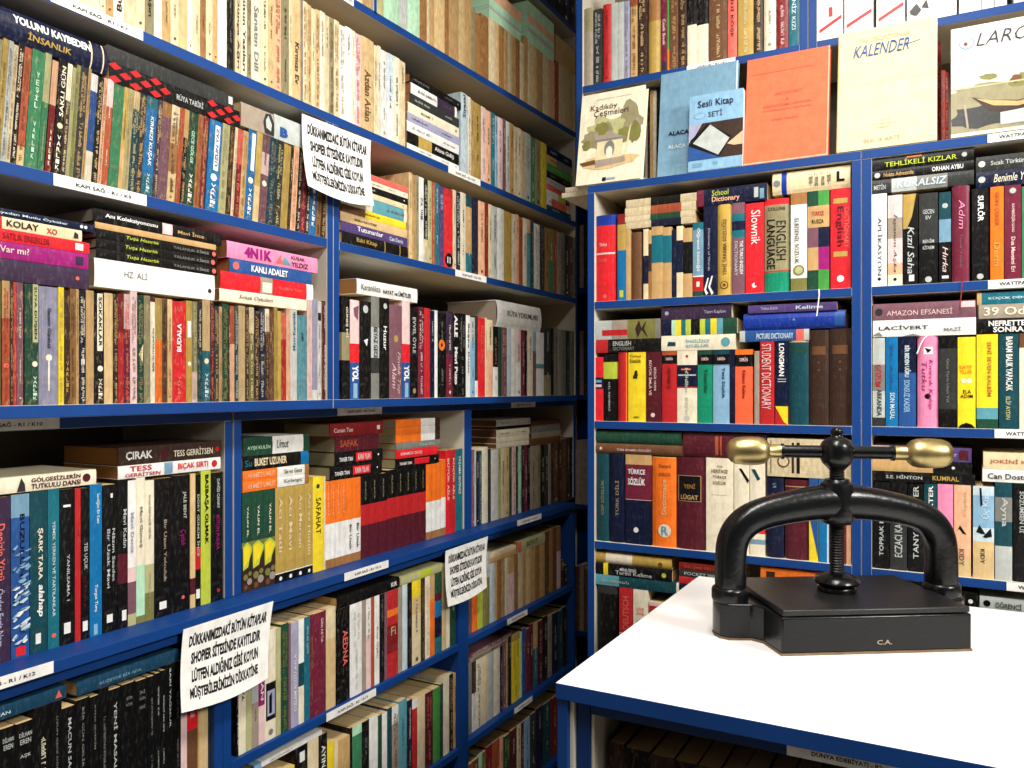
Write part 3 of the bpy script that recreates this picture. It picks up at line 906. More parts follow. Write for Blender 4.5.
row('K2b', 'L', XM-.003, ZK2, 242.5, 196, '''
252.2 dgreen b=dgreen@.5,olive@.56,dgreen@.76,dbrown@1 t=YALIN_EL|d|ivory|.14|.45|.42|.58 d=p|.02,.54;.5,.5;.98,.56;.95,.66;.6,.75;.05,.78|lime d=p|.1,.56;.5,.53;.85,.58;.6,.68;.15,.74|yellow d=p|.98,.6;.98,.79;.5,.79;.7,.68|dbrown d=o|.3|.85|.24|olive d=o|.7|.9|.26|taupe d=o|.3|.95|.2|brown d=o|.75|.82|.18|olive label=green_spine_with_yellow_fruit
264 dgreen b=dgreen@.5,olive@.56,dgreen@.76,dbrown@1 t=YALIN_EL|d|ivory|.14|.45|.42|.58 d=p|.02,.54;.5,.5;.98,.56;.95,.66;.6,.75;.05,.78|lime d=p|.1,.56;.5,.53;.85,.58;.6,.68;.15,.74|yellow d=p|.98,.6;.98,.79;.5,.79;.7,.68|dbrown d=o|.3|.85|.24|olive d=o|.7|.9|.26|taupe d=o|.3|.95|.2|brown d=o|.75|.82|.18|olive label=green_spine_with_yellow_fruit
275.6 dgreen b=dgreen@.5,olive@.56,dgreen@.76,dbrown@1 t=YALIN_EL|d|ivory|.14|.45|.42|.58 d=p|.02,.54;.5,.5;.98,.56;.95,.66;.6,.75;.05,.78|lime d=p|.1,.56;.5,.53;.85,.58;.6,.68;.15,.74|yellow d=p|.98,.6;.98,.79;.5,.79;.7,.68|dbrown d=o|.3|.85|.24|olive d=o|.7|.9|.26|taupe d=o|.3|.95|.2|brown d=o|.75|.82|.18|olive label=green_spine_with_yellow_fruit
285.6 gold b=gold@.9,white@.91,black@1 t=Acı_Tatlı|d|cream|.1|.68|.3|.65 d=o|.5|.96|.15|white
295.6 gold b=gold@.9,white@.91,black@1 t=Acı_Mavi|d|cream|.1|.68|.3|.65 d=o|.5|.96|.15|white
305 gold b=gold@.9,white@.91,black@1 t=Acı_Mercan|d|cream|.1|.68|.3|.65 d=o|.5|.96|.15|white
313.2 gold b=gold@.9,white@.91,black@1 t=Acı_ve_Hüzün|d|cream|.1|.78|.3|.65 d=o|.5|.96|.15|white
323.6 yellow t=SAFAHAT|d|black|.22|.6|.25|.7|.0 d=o|.45|.1|.16|dgreen
325.6 cream n
330.7 orange b=orange@.49,white@.9,btan@1 t=KENDİ|d|peach|.05|.4|.35|.6
335.7 orange b=orange@.49,white@.9,btan@1 t=KENDİ|d|peach|.05|.4|.35|.6
340.7 orange b=orange@.49,white@.9,btan@1 t=KENDİ|d|peach|.05|.4|.35|.6
346.6 orange b=orange@.49,white@.9,btan@1 t=KENDİ|d|peach|.05|.4|.35|.6
353.3 orange b=orange@.49,white@.9,btan@1 t=Bir_Uzak|d|dgray|.55|.85|.4|.7
361 orange b=orange@.49,white@.9,btan@1 t=Bir_Uzak|d|dgray|.55|.85|.4|.7
370 black b=black@.35,red@.6,maroon@1 t=ALACA|d|khaki|.06|.3|.4|.55
379 black b=black@.35,red@.6,maroon@1 t=ALACA|d|khaki|.06|.3|.4|.55
387.6 black b=black@.35,red@.6,maroon@1 t=ALACA|d|khaki|.06|.3|.4|.55
396.6 black b=black@.35,red@.6,maroon@1 t=ALACA|d|khaki|.06|.3|.4|.55
404.2 black b=black@.35,red@.6,maroon@1 t=ALACA|d|khaki|.06|.3|.4|.55
412.1 black b=black@.35,red@.6,maroon@1 t=ALACA|d|khaki|.06|.3|.4|.55
419.6 black b=black@.35,red@.6,maroon@1 t=ALACA|d|khaki|.06|.3|.4|.55
426.3 black b=black@.35,red@.6,maroon@1 t=ALACA|d|khaki|.06|.3|.4|.55
432.5 orange b=orange@.5,white@.9,btan@1 n
437 orange b=orange@.5,white@.9,btan@1 n
441.3 orange b=orange@.5,white@.9,btan@1 n
445.8 orange b=orange@.5,white@.9,btan@1 n
450.9 bred h=22 t=BÜYÜK_AİLE|d|ivory|.1|.6
456 red h=22 t=KÜÇÜK_AİLE|d|ivory|.1|.6
462.9 teal h=22 t=YAŞAMA_SEVİNCİ|d|white|.08|.55
'''.replace('label=green_spine_with_yellow_fruit', ''), 'row of orange sets', mat='gloss', wear=.05, jit=1, dp=.125)
stack('K2t1', 'L', XM-.003, 242.8, 493, '''
242.8 309 11 orange b=orange@.5,white@.93,btan@1 t=AHMET_UMUT|h|peach|.06|.46|.25|.75 t=Kırlangıç|h|gray|.6|.88
242.8 309 10.5 orange b=orange@.5,white@.93,btan@1 t=AHMET_UMUT|h|peach|.06|.46|.25|.75 t=Sis_ve_Gece|h|gray|.6|.88
243 308.7 14.5 black t=BUKET_UZUNER|h|cream|.16|.64|.25|.8|.03 d=r|.0|1|.87|1|bblue t=Su|h|teal|.02|.12
243.3 309.5 18.5 dgreen b=dgreen@.42,white@.9,dgreen@1 t=AYŞE_KULİN|h|mint|.05|.38|.3|.6|.02 t=Umut|h|dgray|.48|.66|.3|.8|0|.3
''', 'over the yellow-fruit spines', dp=.13, pcol='taupe')
stack('K2t2', 'L', XM-.003, 330, 481, '''
330 382 13.5 black t=TANER_TAN|h|white|.08|.35|.3|.6 d=r|.2|.85|.42|.76|bred t=KARA_YILAN|h|lpink|.46|.72|.3|.75 d=o|.55|.9|.08|white
335 382.7 14 black t=TANER_TAN|h|white|.08|.35|.3|.6 d=r|.2|.85|.42|.76|bred t=KARA_YILAN|h|lpink|.46|.72|.3|.75 d=o|.55|.9|.08|white
335 379 16 maroon t=SAFAK|h|rust|.1|.5|.3|.75 p=lpink
330 383.3 13 dred t=Canan_Tan|h|lpink|.06|.4|.3|.65 d=r|.35|.7|.87|.93|white
''', 'of dark red and black books', dp=.13, pcol='khaki')
stack('K2t3', 'L', XM-.003, 395.5, 469, '''
395.5 439 9.5 black t=TANER_TAN|h|white|.08|.35|.3|.6 d=r|.2|.85|.42|.76|bred d=o|.55|.9|.08|white
396 437.6 9 bred t=KIRMIZI_DÜŞ|h|lpink|.1|.6
396 440 7 gray t=TEKİN|h|lgray|.5|.85
395.7 440 7.8 orange b=orange@.55,white@.88,dbrown@1 n
395.7 440 7.8 orange b=orange@.55,white@.88,dbrown@1 n
395.7 440 7.8 orange b=orange@.55,white@.88,dbrown@1 n
''', 'with orange-white spines on top', dp=.13, pcol='khaki')
row('K2c', 'L', XM-.003, ZK2, 472, 208, '''
474.6 mauve
476.2 lgray
479 navy
482 dteal s=lgray
488.2 ivory n h=6
491 dgray
492>498.2 white n
501 lolive
505.2 cream
509.6 ltan
512 dgreen
516.2 lpink s=btan
518.3 dbrown
521.6 mint
524.2 navy
527.6 wine
530.3 black
536.4 taupe
540.8 khaki
545 black
548.4 dgray
551.3 taupe
554 dgray
558 brown
562 dbrown
566.5 brown
570 dgray
574 black
''', 'dim row by corner', mat='gloss', wear=.2, jit=3)
stack('K2u', 'L', XM-.003, 496.5, 449, '''
496.5 529 5 ivory n
496.5 529 6 ivory n
496.5 529.5 8 ivory p=dgray
497 530 3 black n
496.5 530.5 7 white p=gray
''', 'of white books in the dim bay', pcol='brown')
stack('K2v', 'L', XM-.003, 532, 446, '''
532 560 7 brown n
532 561 6 taupe n
531.5 560 7 gray n
531 560 5 brown n
''', 'of brown books in the dim bay', pcol='brown')

row('Ba', 'L', XLO-.012, ZB, -30, 196, '''
0 black
16 black t=DİLHAN|h|lgray|.06|.1|.15|.85 t=EREN|h|lgray|.115|.15|.2|.8
34.5 black t=DİLHAN|h|lgray|.06|.1|.15|.85 t=EREN|h|lgray|.115|.15|.2|.8 t=AŞK|h|lgray|.22|.25|.2|.8
52 black
62 black t=UZUN_GECE_DÖRT|d|gray|.1|.5|.4|.6
76 black t=MACUN_SAÇAN|d|lgray|.08|.6|.35|.65
90 black t=BİR_GÜN_GELİR|d|gray|.06|.5|.4|.6
100 black t=AYNA_SEVERİM|d|gray|.06|.4|.4|.6
109 black p=gray
122 black t=YENİ_MASAL_SÖZÜ|d|lgray|.1|.9|.35|.65
136 black t=ŞİİR|h|gray|.1|.13 t=KÖŞK|h|gray|.15|.18
148 black t=İKİ|h|gray|.08|.11 t=EVİN|h|gray|.13|.16 t=SESİ|h|gray|.2|.23
155.3 black p=gray
161 black p=lgray
166.3 black p=lgray
174 black t=SARI_YAĞMUR|d|lgray|.03|.5|.35|.65
181 black p=gray
187.3 lpink n y=700
197.6 bred b=bred@.4,brown@1 t=KÖSE|d|lpink|.05|.25 y=697
199.4 tan n y=693
208.3 ltan n y=690
210.4 dgray n y=690
''', 'black row at lower left', mat='gloss', wear=.04, jit=3, dp=.14)
stack('Bs', 'L', XLO-.012, -60, 742, '''
-60 66.5 15 petrol t=MERCAN|h|pblue|.3|.52|.3|.55 d=p|.2,.9;.8,.93;.2,.96|salmon
''', 'at lower left corner', dp=.15)
stack('Bs2', 'L', XLO-.012, 77, 697, '''
77 179 14 petrol t=KUZEYDE_BİR_ADA|h|steel|.2|.6|.3|.6
''', 'left of the lower notice', dp=.15)
row('Bb', 'L', XLO-.008, ZB, 236.5, 204, '''
238.7 black t=SON_OYUN|u|lgray|.2|.9
246.2 ivory t=YAŞAM_İZİ|u|black|.1|.55|.25|.8|.02
252 lolive w=.5
258.8 taupe b=lolive@.3,lgray@.6
265 pink b=lpink@.3,magenta@.65,lpink@1 t=MERCAN|d|white|.15|.6
276.3 ivory d=r|.1|.98|.48|.82|black d=r|.2|.88|.55|.78|lav d=p|.35,.6;.6,.57;.6,.76;.35,.76|black d=o|.5|.93|.2|gray n
281 lolive n
288.6 dgreen s=olive
291 mauve n
298.8 purple b=lav@1 t=ÖZLEM_KUZU_AYLA|u|white|.3|.85|.3|.65
304.3 white b=white@.42,dteal@.64,ivory@1 n
310.2 teal b=teal@.9 p=pblue
313.6 wine
326.3 wine t=Gülün_Adı_Yok|d|lpink|.06|.3|.55|.75 p=lpink
336 ltan b=cream@.3 n
350.2 black b=black@1 t=AEDNA|d|salmon|.24|.62|.45|.8|.02
362.3 white s=lgray
366.2 taupe n
371.2 lpink b=white@.4
374.6 rust n
379.7 white t=Kısa_Öykü|d|gray|.35|.7
384.6 black p=gray
387.3 mauve n
398.3 dred b=red@.22,orange@.3,red@.4,dred@.72,red@1 t=Fi|h|tan|.42|.52|.3|.75 
402.6 taupe n
407.6 pblue n
412.2 black p=gray
421.2 cream b=yellow@.2,ltan@.4
425.2 dbrown s=olive
430.2 ivory s=peach
435 orange b=tan@.3 n
442.2 blue b=dgreen@.25,maroon@.35,bblue@.55,navy@.8,teal@1 n
446.5 ltan n
450 ivory n
456 dgreen b=dgreen@.9 p=mint
''', 'the row right of the lower notice', mat='gloss', wear=.14, jit=4, dp=.13)
stack('Bt', 'L', XLO-.008, 337, 610, '''
337 399.5 12 black t=KIR|h|white|.85|.95|.3|.7
''', 'across the row right of lower notice', dp=.15, pcol='tan')
stack('Bt2', 'L', XLO-.008, 400.5, 586, '''
400.5 444 8 lolive d=r|0|1|.4|.7|lime n
''', 'left of the small notice', dp=.14, pcol='tan')
row('Ca', 'L', XLO-.01, ZC, 270, 196, '''
284 ltan y=772
295 cream b=yellow@.3 y=768
308 black d=r|.35|.75|.05|.14|white n y=757
319 cream n y=750
327.5 black t=AYIN|d|white|.1|.3 y=745
334.5 lpink b=yellow@.3 n y=742
338.3 cream n y=741
350.3 tan n y=738
352.5 black n y=728
362.3 green b=mint@.1 n y=725
369.5 black y=721 p=gray
378.4 white n y=716
382.2 dgreen n y=715
387.4 white n y=713
392.2 dteal n y=708
398.8 taupe b=white@.2 s=brown y=706
407.3 lteal y=700 p=teal
412.4 navy y=700
417.6 red b=white@.12 y=699 n
425.4 cream y=696 n
433.3 maroon s=salmon y=692
440.4 bgreen y=688 n
443.3 dgreen y=684 n
449.6 ivory y=676 n
453.3 black y=674 s=tan
456.6 tan y=673
''', 'lowest row under lower notice', mat='gloss', wear=.15, dp=.14)
stack('Cs', 'L', XLO-.01, 254, 772, '''
254 322 6 white b=sky@.1 p=gray
''', 'under the lower notice', dp=.15)
row('Bc', 'L', XLO-.02, ZB, 469, 200, '''
472 mauve n
477.8 peach b=tan@.3,orange@1 n
483 lime b=lolive@.3 n
490 olive b=lgray@.35 n
495 pblue n
497.3 tan n
501.5 btan n
505 tan n
508.2 ivory n
514.6 lpink b=tan@.3 n
518.2 btan n
523 cream n
526 tan n
531 ltan n
535.4 tan n
540 btan n
545 tan n
549.4 brown n
553 btan n
557 brown n
561 lpink b=btan@.4 n
564 dbrown y=560
567.5 black y=565
570.5 dgray y=570
''', 'the tan row beside the small notice', pcol='tan', wear=.4, jit=3)
stack('Bu', 'L', XLO-.02, 489, 564, '''
518 545 11 lolive b=lolive@1 d=r|0|1|0|.12|salmon t=BOYUT|h|dgreen|.3|.7
''', 'with red end over the tan row', pcol='btan', dp=.17)
stack('Bu2', 'L', XLO-.02, 490, 564, '''
490 516 5 tan n
490 516 5 cream n
''', 'of yellowed pages beside the small notice', pcol='ltan', dp=.16)
row('Cc', 'L', XLO-.02, ZC, 469, 196, '''
472 gray n
476.4 white b=dbrown@.45
481.6 ivory s=dgray
488.2 cream n
494 lgray n
500.3 ivory n
502.7 navy
506.2 mauve
508.2 tan
511.6 black
520.2 yellow b=gold@.1 s=gold
522.2 mint
526.3 blue
530 wine
533.4 maroon
538 teal b=tan@.4
543.2 maroon
548 black
552.3 taupe
558.4 navy
563 dteal
567 black
571 dgray
''', 'the row beneath the tan row', mat='gloss', wear=.2, jit=5)
stack('Cu', 'L', XLO-.02, 470, 664, '''
470 508 5 taupe s=dbrown
470 512 5 mauve s=ivory
''', 'beneath the tan row', pcol='btan', dp=.15)
row('Dc', 'L', XLO-.02, ZD, 469, 190, '''
473 rust
479 brown
482.4 mint
486.2 olive
492.4 dred
500 orange b=rust@.4
503.4 peach
510.4 dgreen s=lime
517 maroon
521.3 cream
524 maroon
530.4 sky
536.2 dgray
543.2 navy
551 dteal
558.4 dred
563 brown
567 black
571 dteal
''', 'the lowest row beside the table', mat='gloss', wear=.2, jit=5)

# ------------------------------------------------------------------ back wall
def zb(px, py, Y=YB): return onY(px, py, Y)[2]
ZA1, ZA2, ZA3 = zb(700, 296), zb(728, 423.7), zb(700, 551)
ZA4 = ZA3-.30
PB = YB+.006
row('A1', 'B', PB, ZA1, 595.3, 220, '''
615 bred y=215 hard b=cobalt@.12 t=Türkçe|h|lpink|.32|.37|.2|.6 d=r|.02|.98|.435|.455|lpink t=Sözlük|h|salmon|.5|.54|.2|.6 d=o|.5|.94|.1|salmon label=red_hardback_with_a_blue_head
617.3>626 bblue y=214 b=dred@.12,gold@.42,bblue@1 n d=r|.25|.7|.88|.96|lime label=blue_book_with_a_mustard_upper_spine
630.5 tan y=228 n
631.5>641.5 brown y=232 n hard
643.3>648.3 ltan y=229 b=cream@.38,navy@.78,cream@1 n
651.4 btan y=230 b=tan@.2,dbrown@.6 n
663 tan y=227 b=tan@.12,steel@.5,tan@1 n d=r|0|1|.12|.5|teal
671.6 tan y=227 b=tan@.12,steel@.5,tan@1 n d=r|0|1|.12|.5|teal
676.5 navy y=230 n
683 cream y=226 b=cream@.2,navy@.65,cream@1 n
692.3 tan y=228 b=tan@.2,black@.66,tan@1 n
692.7>703.3 steel y=207 b=teal@.1,steel@.72,white@.735,red@.93,dgreen@1 t=Öğrenci_Sözlüğü|d|white|.08|.66|.35|.75 d=r|.35|.65|.8|.87|ivory label=steel-blue_book_with_red_and_green_foot
717.2 navy y=206 t=Dictionary_of_Words|d|lav|.25|.72|.3|.5 d=p|.05,.93;.3,.8;.4,.8;.2,.93;.35,.97;.2,.99|white d=p|.35,.9;.6,.78;.7,.78;.5,.9;.75,.97;.6,.99|white
731.3 mustard y=204 t=YENİ_TARAMA_SÖZLÜĞÜ|u|brown|.17|.78|.3|.68|.01 d=o|.5|.89|.3|brown d=o|.5|.89|.22|mustard d=o|.5|.89|.12|brown hard
732>744.7 mauve y=202 b=mauve@.12,teal@.2,navy@.3,teal@.38,mauve@1 t=THE_TURKO-ENGLISH|d|white|.42|.78|.62|.88 t=DICTIONARY|d|lgray|.42|.8|.2|.45
745.3>763.7 bred y=203 t=Slownik|d|white|.08|.46|.32|.82|0 d=o|.5|.91|.14|white d=o|.6|.9|.1|bred
764>789 khaki y=197 b=bred@.065,khaki@.77,red@.785,jade@1 t=COLLINS|h|dbrown|.09|.125|.15|.85 t=ENGLISH|d|black|.24|.66|.5|.88|-.0 t=LANGUAGE|d|black|.22|.75|.1|.45 label=thick_khaki_dictionary_with_green_foot hard
790.6>807 white y=198 b=btan@.12,white@.87,olive@1 t=ELBİSENİL_SÖZLÜK|d|black|.26|.72|.25|.6|.0 d=o|.5|.79|.35|olive d=o|.5|.79|.25|lolive
807.5>829.3 dgreen y=193 b=bgreen@.15,tan@.37,purple@.55,rust@.8,dgreen@1 d=r|0|.5|0|.15|dgreen d=r|0|.5|.37|.57|mauve d=r|.5|1|.37|.57|navy d=r|0|.5|.57|.8|tan d=r|.5|1|.57|.8|magenta d=r|.5|1|.8|1|bgreen t=TÜRKÇE|h|red|.2|.26|.2|.75 t=RUSÇA|h|black|.29|.34|.2|.75 label=multicoloured_dictionary_with_colour_blocks ribbon=white
830.4>850.7 bred y=193 t=English|d|maroon|.18|.58|.25|.65 t=DICTIONARY|d|salmon|.2|.6|.7|.92 d=r|.15|.85|.1|.15|gold d=r|.15|.85|.63|.68|gold d=o|.5|.9|.18|white
''', 'the upper dictionary row', mat='gloss', wear=.06, dp=.16, jit=0)
stack('A1s', 'B', PB, 625, 229.5, '''
626 695.5 6.5 navy b=cream@.37,navy@.8,cream@1 n
625 695 6 dgreen b=cream@.37,dgreen@.8,cream@1 n
625 696 8.5 rust b=cream@.37,rust@.8,cream@1 n
626 696.5 8 black b=cream@.36,black@.78,cream@1 n
''', 'wrapped in paper bands', dp=.15, pcol='tan', mat='worn')
stack('A1t', 'B', PB, 697, 207, '''
697 767 16.5 navy b=wine@.1 t=School|h|lime|.22|.46|.55|.9|.01 t=Dictionary|h|peach|.22|.62|.1|.5|.02 d=r|.2|.8|.82|.88|lgray d=r|.1|.7|.9|.96|steel
''', 'among the upper dictionaries', dp=.16)
stack('A1u', 'B', PB, 772, 195.5, '''
772.3 850.3 22 yellow hard b=cream@.12,cobalt@.19,cream@1 t=L|u|black|.83|.93|.3|.75|.04 t=English|u|dgray|.48|.53|.2|.8 t=Turkish|u|dgray|.55|.6|.2|.8 t=Turkish|u|dgray|.63|.68|.2|.8 t=English|u|dgray|.71|.76|.2|.8 d=o|.5|.06|.16|gray label=cream-yellow_hardback_with_blue_band
''', 'on the right end of the dictionaries', dp=.17)
row('A2', 'B', PB, ZA2, 594.8, 180, '''
603.3 bred y=357 b=bred@.32,navy@.5,bred@1 d=r|.1|.8|.36|.4|steel d=r|.1|.8|.43|.47|lpink n label=narrow_red_book_with_navy_band
616.8 black y=354 b=black@.06,black@.12,lime@.37 t=DİL_REHBERİ|d|lgray|.42|.85|.4|.55 label=black_book_with_lime_upper_spine
617.5>627 rust y=352 hard n b=red@1 d=r|.88|1|0|1|orange
628>645.6 yellow y=352 t=Türkçe|h|dred|.04|.08|.1|.75 t=Sözlük|h|black|.1|.15|.1|.75 t=&|h|black|.26|.38|.3|.6|.04|.3 t=ABC|h|dbrown|.92|.95|.3|.65
646>661.4 maroon y=350 t=BÜYÜK_İMLÂ_VE|d|lpink|.12|.62|.2|.42 t=SÖZLÜK_YAYINI|d|lpink|.22|.55|.52|.7 d=o|.45|.9|.14|lpink
662>676.7 red y=350 b=rust@.06,black@.18,red@1 t=DERİN|h|lpink|.08|.13 t=Kelimeler|u|dred|.22|.52|.3|.6 label=dusty_red_book_with_black_title_band
677>697 ivory y=349 b=ivory@.2,navy@.5,red@.52,ivory@1 d=o|.5|.08|.07|red d=r|.2|.7|.25|.27|orange d=r|.05|.95|.33|.35|lgray p=lgray label=white_book_with_navy_upper_band
697.5>712.4 jade y=349 b=dgreen@.06,black@.2,jade@1 t=DERİN|h|lpink|.09|.14 t=Yazımlar|d|dgreen|.25|.6|.45|.7
713>729.5 bblue y=348 b=dteal@.06,black@.2,steel@1 t=DERİN|h|lpink|.09|.14 t=Yeni_Sözlük|d|navy|.24|.66|.55|.75 d=r|0|1|.22|1|sky
734.5 navy y=349 n
735>752.6 coral y=349 b=orange@.07,black@.23,coral@1 t=DERİN|h|lpink|.1|.16 t=Kılavuz_Kelime|d|dred|.28|.66|.42|.62
754.3>759.4 taupe y=351 n
760>774.3 red y=341 t=STUDENT_DICTIONARY|d|lpink|.03|.82|.12|.78|.0 label=red_student_dictionary_with_tall_pale_letters
775>788 navy y=341 t=LONGMAN|d|white|.03|.42|.3|.72|.03 b=navy@.78,red@1 d=p|.0,.78;1,.78;1,1;.7,.97|yellow d=r|.2|.85|.45|.46|lgray d=r|.2|.85|.48|.49|lgray label=navy_book_with_red_and_yellow_foot
788>808.5 teal y=340 b=tan@.02,dteal@1 hard n d=r|.1|.9|.08|.14|dgreen
809>828.5 dbrown y=330 hard n d=r|.15|.85|.17|.26|brown d=o|.5|.34|.06|brown d=o|.5|.42|.06|brown
829>851 dbrown y=328.5 hard n d=r|.15|.85|.17|.26|brown d=o|.5|.34|.06|brown d=o|.5|.42|.06|brown
''', 'the middle dictionary row', mat='gloss', wear=.05, dp=.16, jit=0)
stack('A2s', 'B', PB, 596, 353, '''
596 661 13 black b=red@.19 t=ENGLISH|h|lgray|.27|.55|.5|.85 t=DICTIONARY|h|gray|.27|.6|.15|.42
596 660 19 gray b=lgray@.25,taupe@.5,olive@.93,gray@1 n d=r|.2|.5|.1|.5|red d=p|.5,.62;.95,.68;.55,.72;.95,.8;.5,.76;.05,.82;.45,.72;.05,.66|dbrown
''', 'over black-lime dictionaries', dp=.15)
stack('A2t', 'B', PB, 661.3, 351, '''
661.3 735.5 15 ivory t=İNGİLİZCE|h|lteal|.34|.66|.5|.75 t=SÖZLÜK|h|lteal|.34|.66|.2|.42 d=p|.3,.08;.6,.1;.55,.2;.3,.2|dteal d=o|.5|.87|.3|lteal
661.3 737 15.5 dgreen b=navy@.14,mint@.2,yellow@.27,teal@.33,lime@.4,black@.52,lime@.59,teal@.66,yellow@.74,lteal@.82,dgreen@1 n label=striped_green_and_yellow_book
661.3 731.5 13.5 dpurple t=Tanrı_Kaplanı|h|lav|.62|.92|.3|.6 d=o|.5|.08|.15|lav
''', 'with green stripes', dp=.16, pcol='cream')
stack('A2u', 'B', PB, 739.7, 342, '''
739.7 809 11 blue b=lgray@.08,blue@.82,salmon@.93,lgray@1 t=PICTURE_DICTIONARY|h|pblue|.25|.78|.2|.7
743.3 845.5 17 cobalt hard t=n|h|sky|.5|.52|.5|.6 d=r|.1|.9|.9|.99|blue
748 837 8 purple t=Türkçe_Sözlük|h|lav|.15|.35 t=Kelime|h|pblue|.55|.85
''', 'of blue dictionaries', dp=.17)
row('A3', 'B', PB, ZA3, 596, 180, '''
608.3 dteal y=453 hard t=CEP_SÖZLÜK|u|khaki|.3|.7|.4|.65
624.5 navy y=453 hard t=TÜRK_DİLİ|u|khaki|.3|.7|.4|.65
625.4>651 navy y=453 b=tan@.11,wine@.5,lpink@.505,navy@1 t=TÜRKÇE|h|white|.15|.23|.1|.78|.03 t=SÖZLÜK|h|white|.25|.34|.1|.78|.03 d=o|.42|.84|.1|white label=navy_and_maroon_dictionary_with_white_title
651.7>675.6 orange y=457 hard b=mustard@.01,orange@1 t=Osmanlı|h|brown|.08|.12|.3|.8 t=SÖZLÜK|h|brown|.17|.21|.3|.8 t=Dictionnaire|u|ltan|.25|.64|.42|.62 d=o|.55|.82|.27|ivory t=R|h|steel|.77|.87|.4|.7|.03
676.4>705.4 maroon y=456 hard d=r|.05|.85|.2|.48|tan d=r|.07|.83|.205|.475|black t=LÜGAT|h|tan|.4|.46|.15|.75 t=YENİ|h|btan|.28|.34|.25|.65 b=maroon@1 label=thick_maroon_hardback_with_black_title_panel
706>733.4 ivory y=458 t=THE|h|brown|.08|.1|.4|.62 t=HERITAGE|h|brown|.12|.16|.2|.8 t=TÜRKÇE|h|brown|.18|.22|.25|.75 t=SÖZLÜK|h|brown|.24|.28|.25|.75 d=r|.2|.75|.39|.395|tan
734>749.3 ivory y=460 b=ivory@1 d=p|.3,.1;.5,.1;1,.22;.9,.25|black n
749.8>765 ivory y=461 d=p|.1,.1;.35,.1;.7,.2;.5,.22|dteal b=ivory@.7,bred@.77,ivory@.83,steel@.88,ivory@1 n label=white_book_with_red_and_blue_lower_bands
766>783.6 navy y=478 hard p=steel
784.6>808.6 maroon y=480 hard n d=r|.02|.98|.08|.09|tan
809>818 yellow y=478 b=blue@.45 d=p|0,.45;1,.45;1,.95|blue n
818.5>829.3 bblue y=478 d=r|.8|.95|0|1|pblue n
832>839 dbrown y=482 n
840>846 dred y=482 n
846.4>851 peach y=480 n
''', 'dictionary row behind press', mat='gloss', wear=.05, dp=.16, jit=0)
stack('A3s', 'B', PB, 596, 453, '''
596 682.5 10 brown hard t=TÜRK_GRAMER_SÖZLÜĞÜ|h|lpink|.25|.65|.3|.6 d=o|.5|.06|.15|lpink
596 681 13 dgreen hard n
''', 'over two navy hardbacks', dp=.16)
stack('A3t', 'B', PB, 683, 456.5, '''
683 765.5 24 wine hard b=maroon@1 d=r|.1|.9|.4|.44|rust d=r|.1|.9|.46|.48|rust n
''', 'behind the left brass knob', dp=.17)
stack('A3u', 'B', PB, 767.3, 476, '''
767.3 851 38 cream n d=r|.06|.94|.04|.05|dbrown d=r|.1|.9|.3|.33|dbrown d=r|.1|.9|.36|.4|black d=o|.4|.2|.16|brown d=o|.4|.2|.12|cream label=large_cream_box_book_with_black_lettering_bands
''', 'behind the screw of the press', dp=.2, mat='worn')
row('A4', 'B', PB, ZA4, 597, 180, '''
617 dgreen y=586 hard n b=dgray@.1,black@1
619>632.4 bred y=586 b=red@.55,lpink@.565,bred@1 t=ALMANCA|u|salmon|.6|.95 t=DEUTSCH|u|salmon|.1|.5
633>648 taupe y=595 t=SÖZ|h|salmon|.2|.3 b=ivory@.5 t=DİZİ|h|black|.35|.45
649>668 navy y=603 b=lpink@.05,red@.2,dgray@.3 n
669>684 steel y=603 n
685>700 dred y=603 n
''', 'lowest dictionary row', mat='gloss', wear=.06, dp=.15, jit=0)
stack('A4s', 'B', PB, 594.5, 584, '''
594.5 679 10.5 dteal b=lteal@.3,dteal@.97,ivory@1 p=lgray
594.5 672 11.5 black b=black@.12,yellow@.18,black@1 t=MİNE_ÖZGÜ|h|white|.34|.55|.5|.8 t=Tarihî_Kelime|h|lgray|.28|.75|.15|.5 d=o|.5|.9|.2|lime
594.5 671.5 10.5 gold hard b=gold@.15,ivory@.5,gold@.8,mustard@1 d=o|.4|.86|.22|brown n
''', 'at foot of dictionary cabinet', dp=.16)
stack('A4t', 'B', PB, 679, 590, '''
679 735 7 navy p=lgray
679 735 7 red p=salmon
679 735 7 dgray t=POCKET_WORDS|h|lgray|.1|.9
679 735 7 dred t=KELİME_BİLGİSİ|h|rust|.1|.8
''', 'of thin red-navy books', dp=.15)
stack('A4u', 'B', PB, 760.5, 584, '''
760.5 835 17 orange n d=r|.4|.8|.08|.2|dbrown
''', 'seen under the arch of the press', dp=.16)
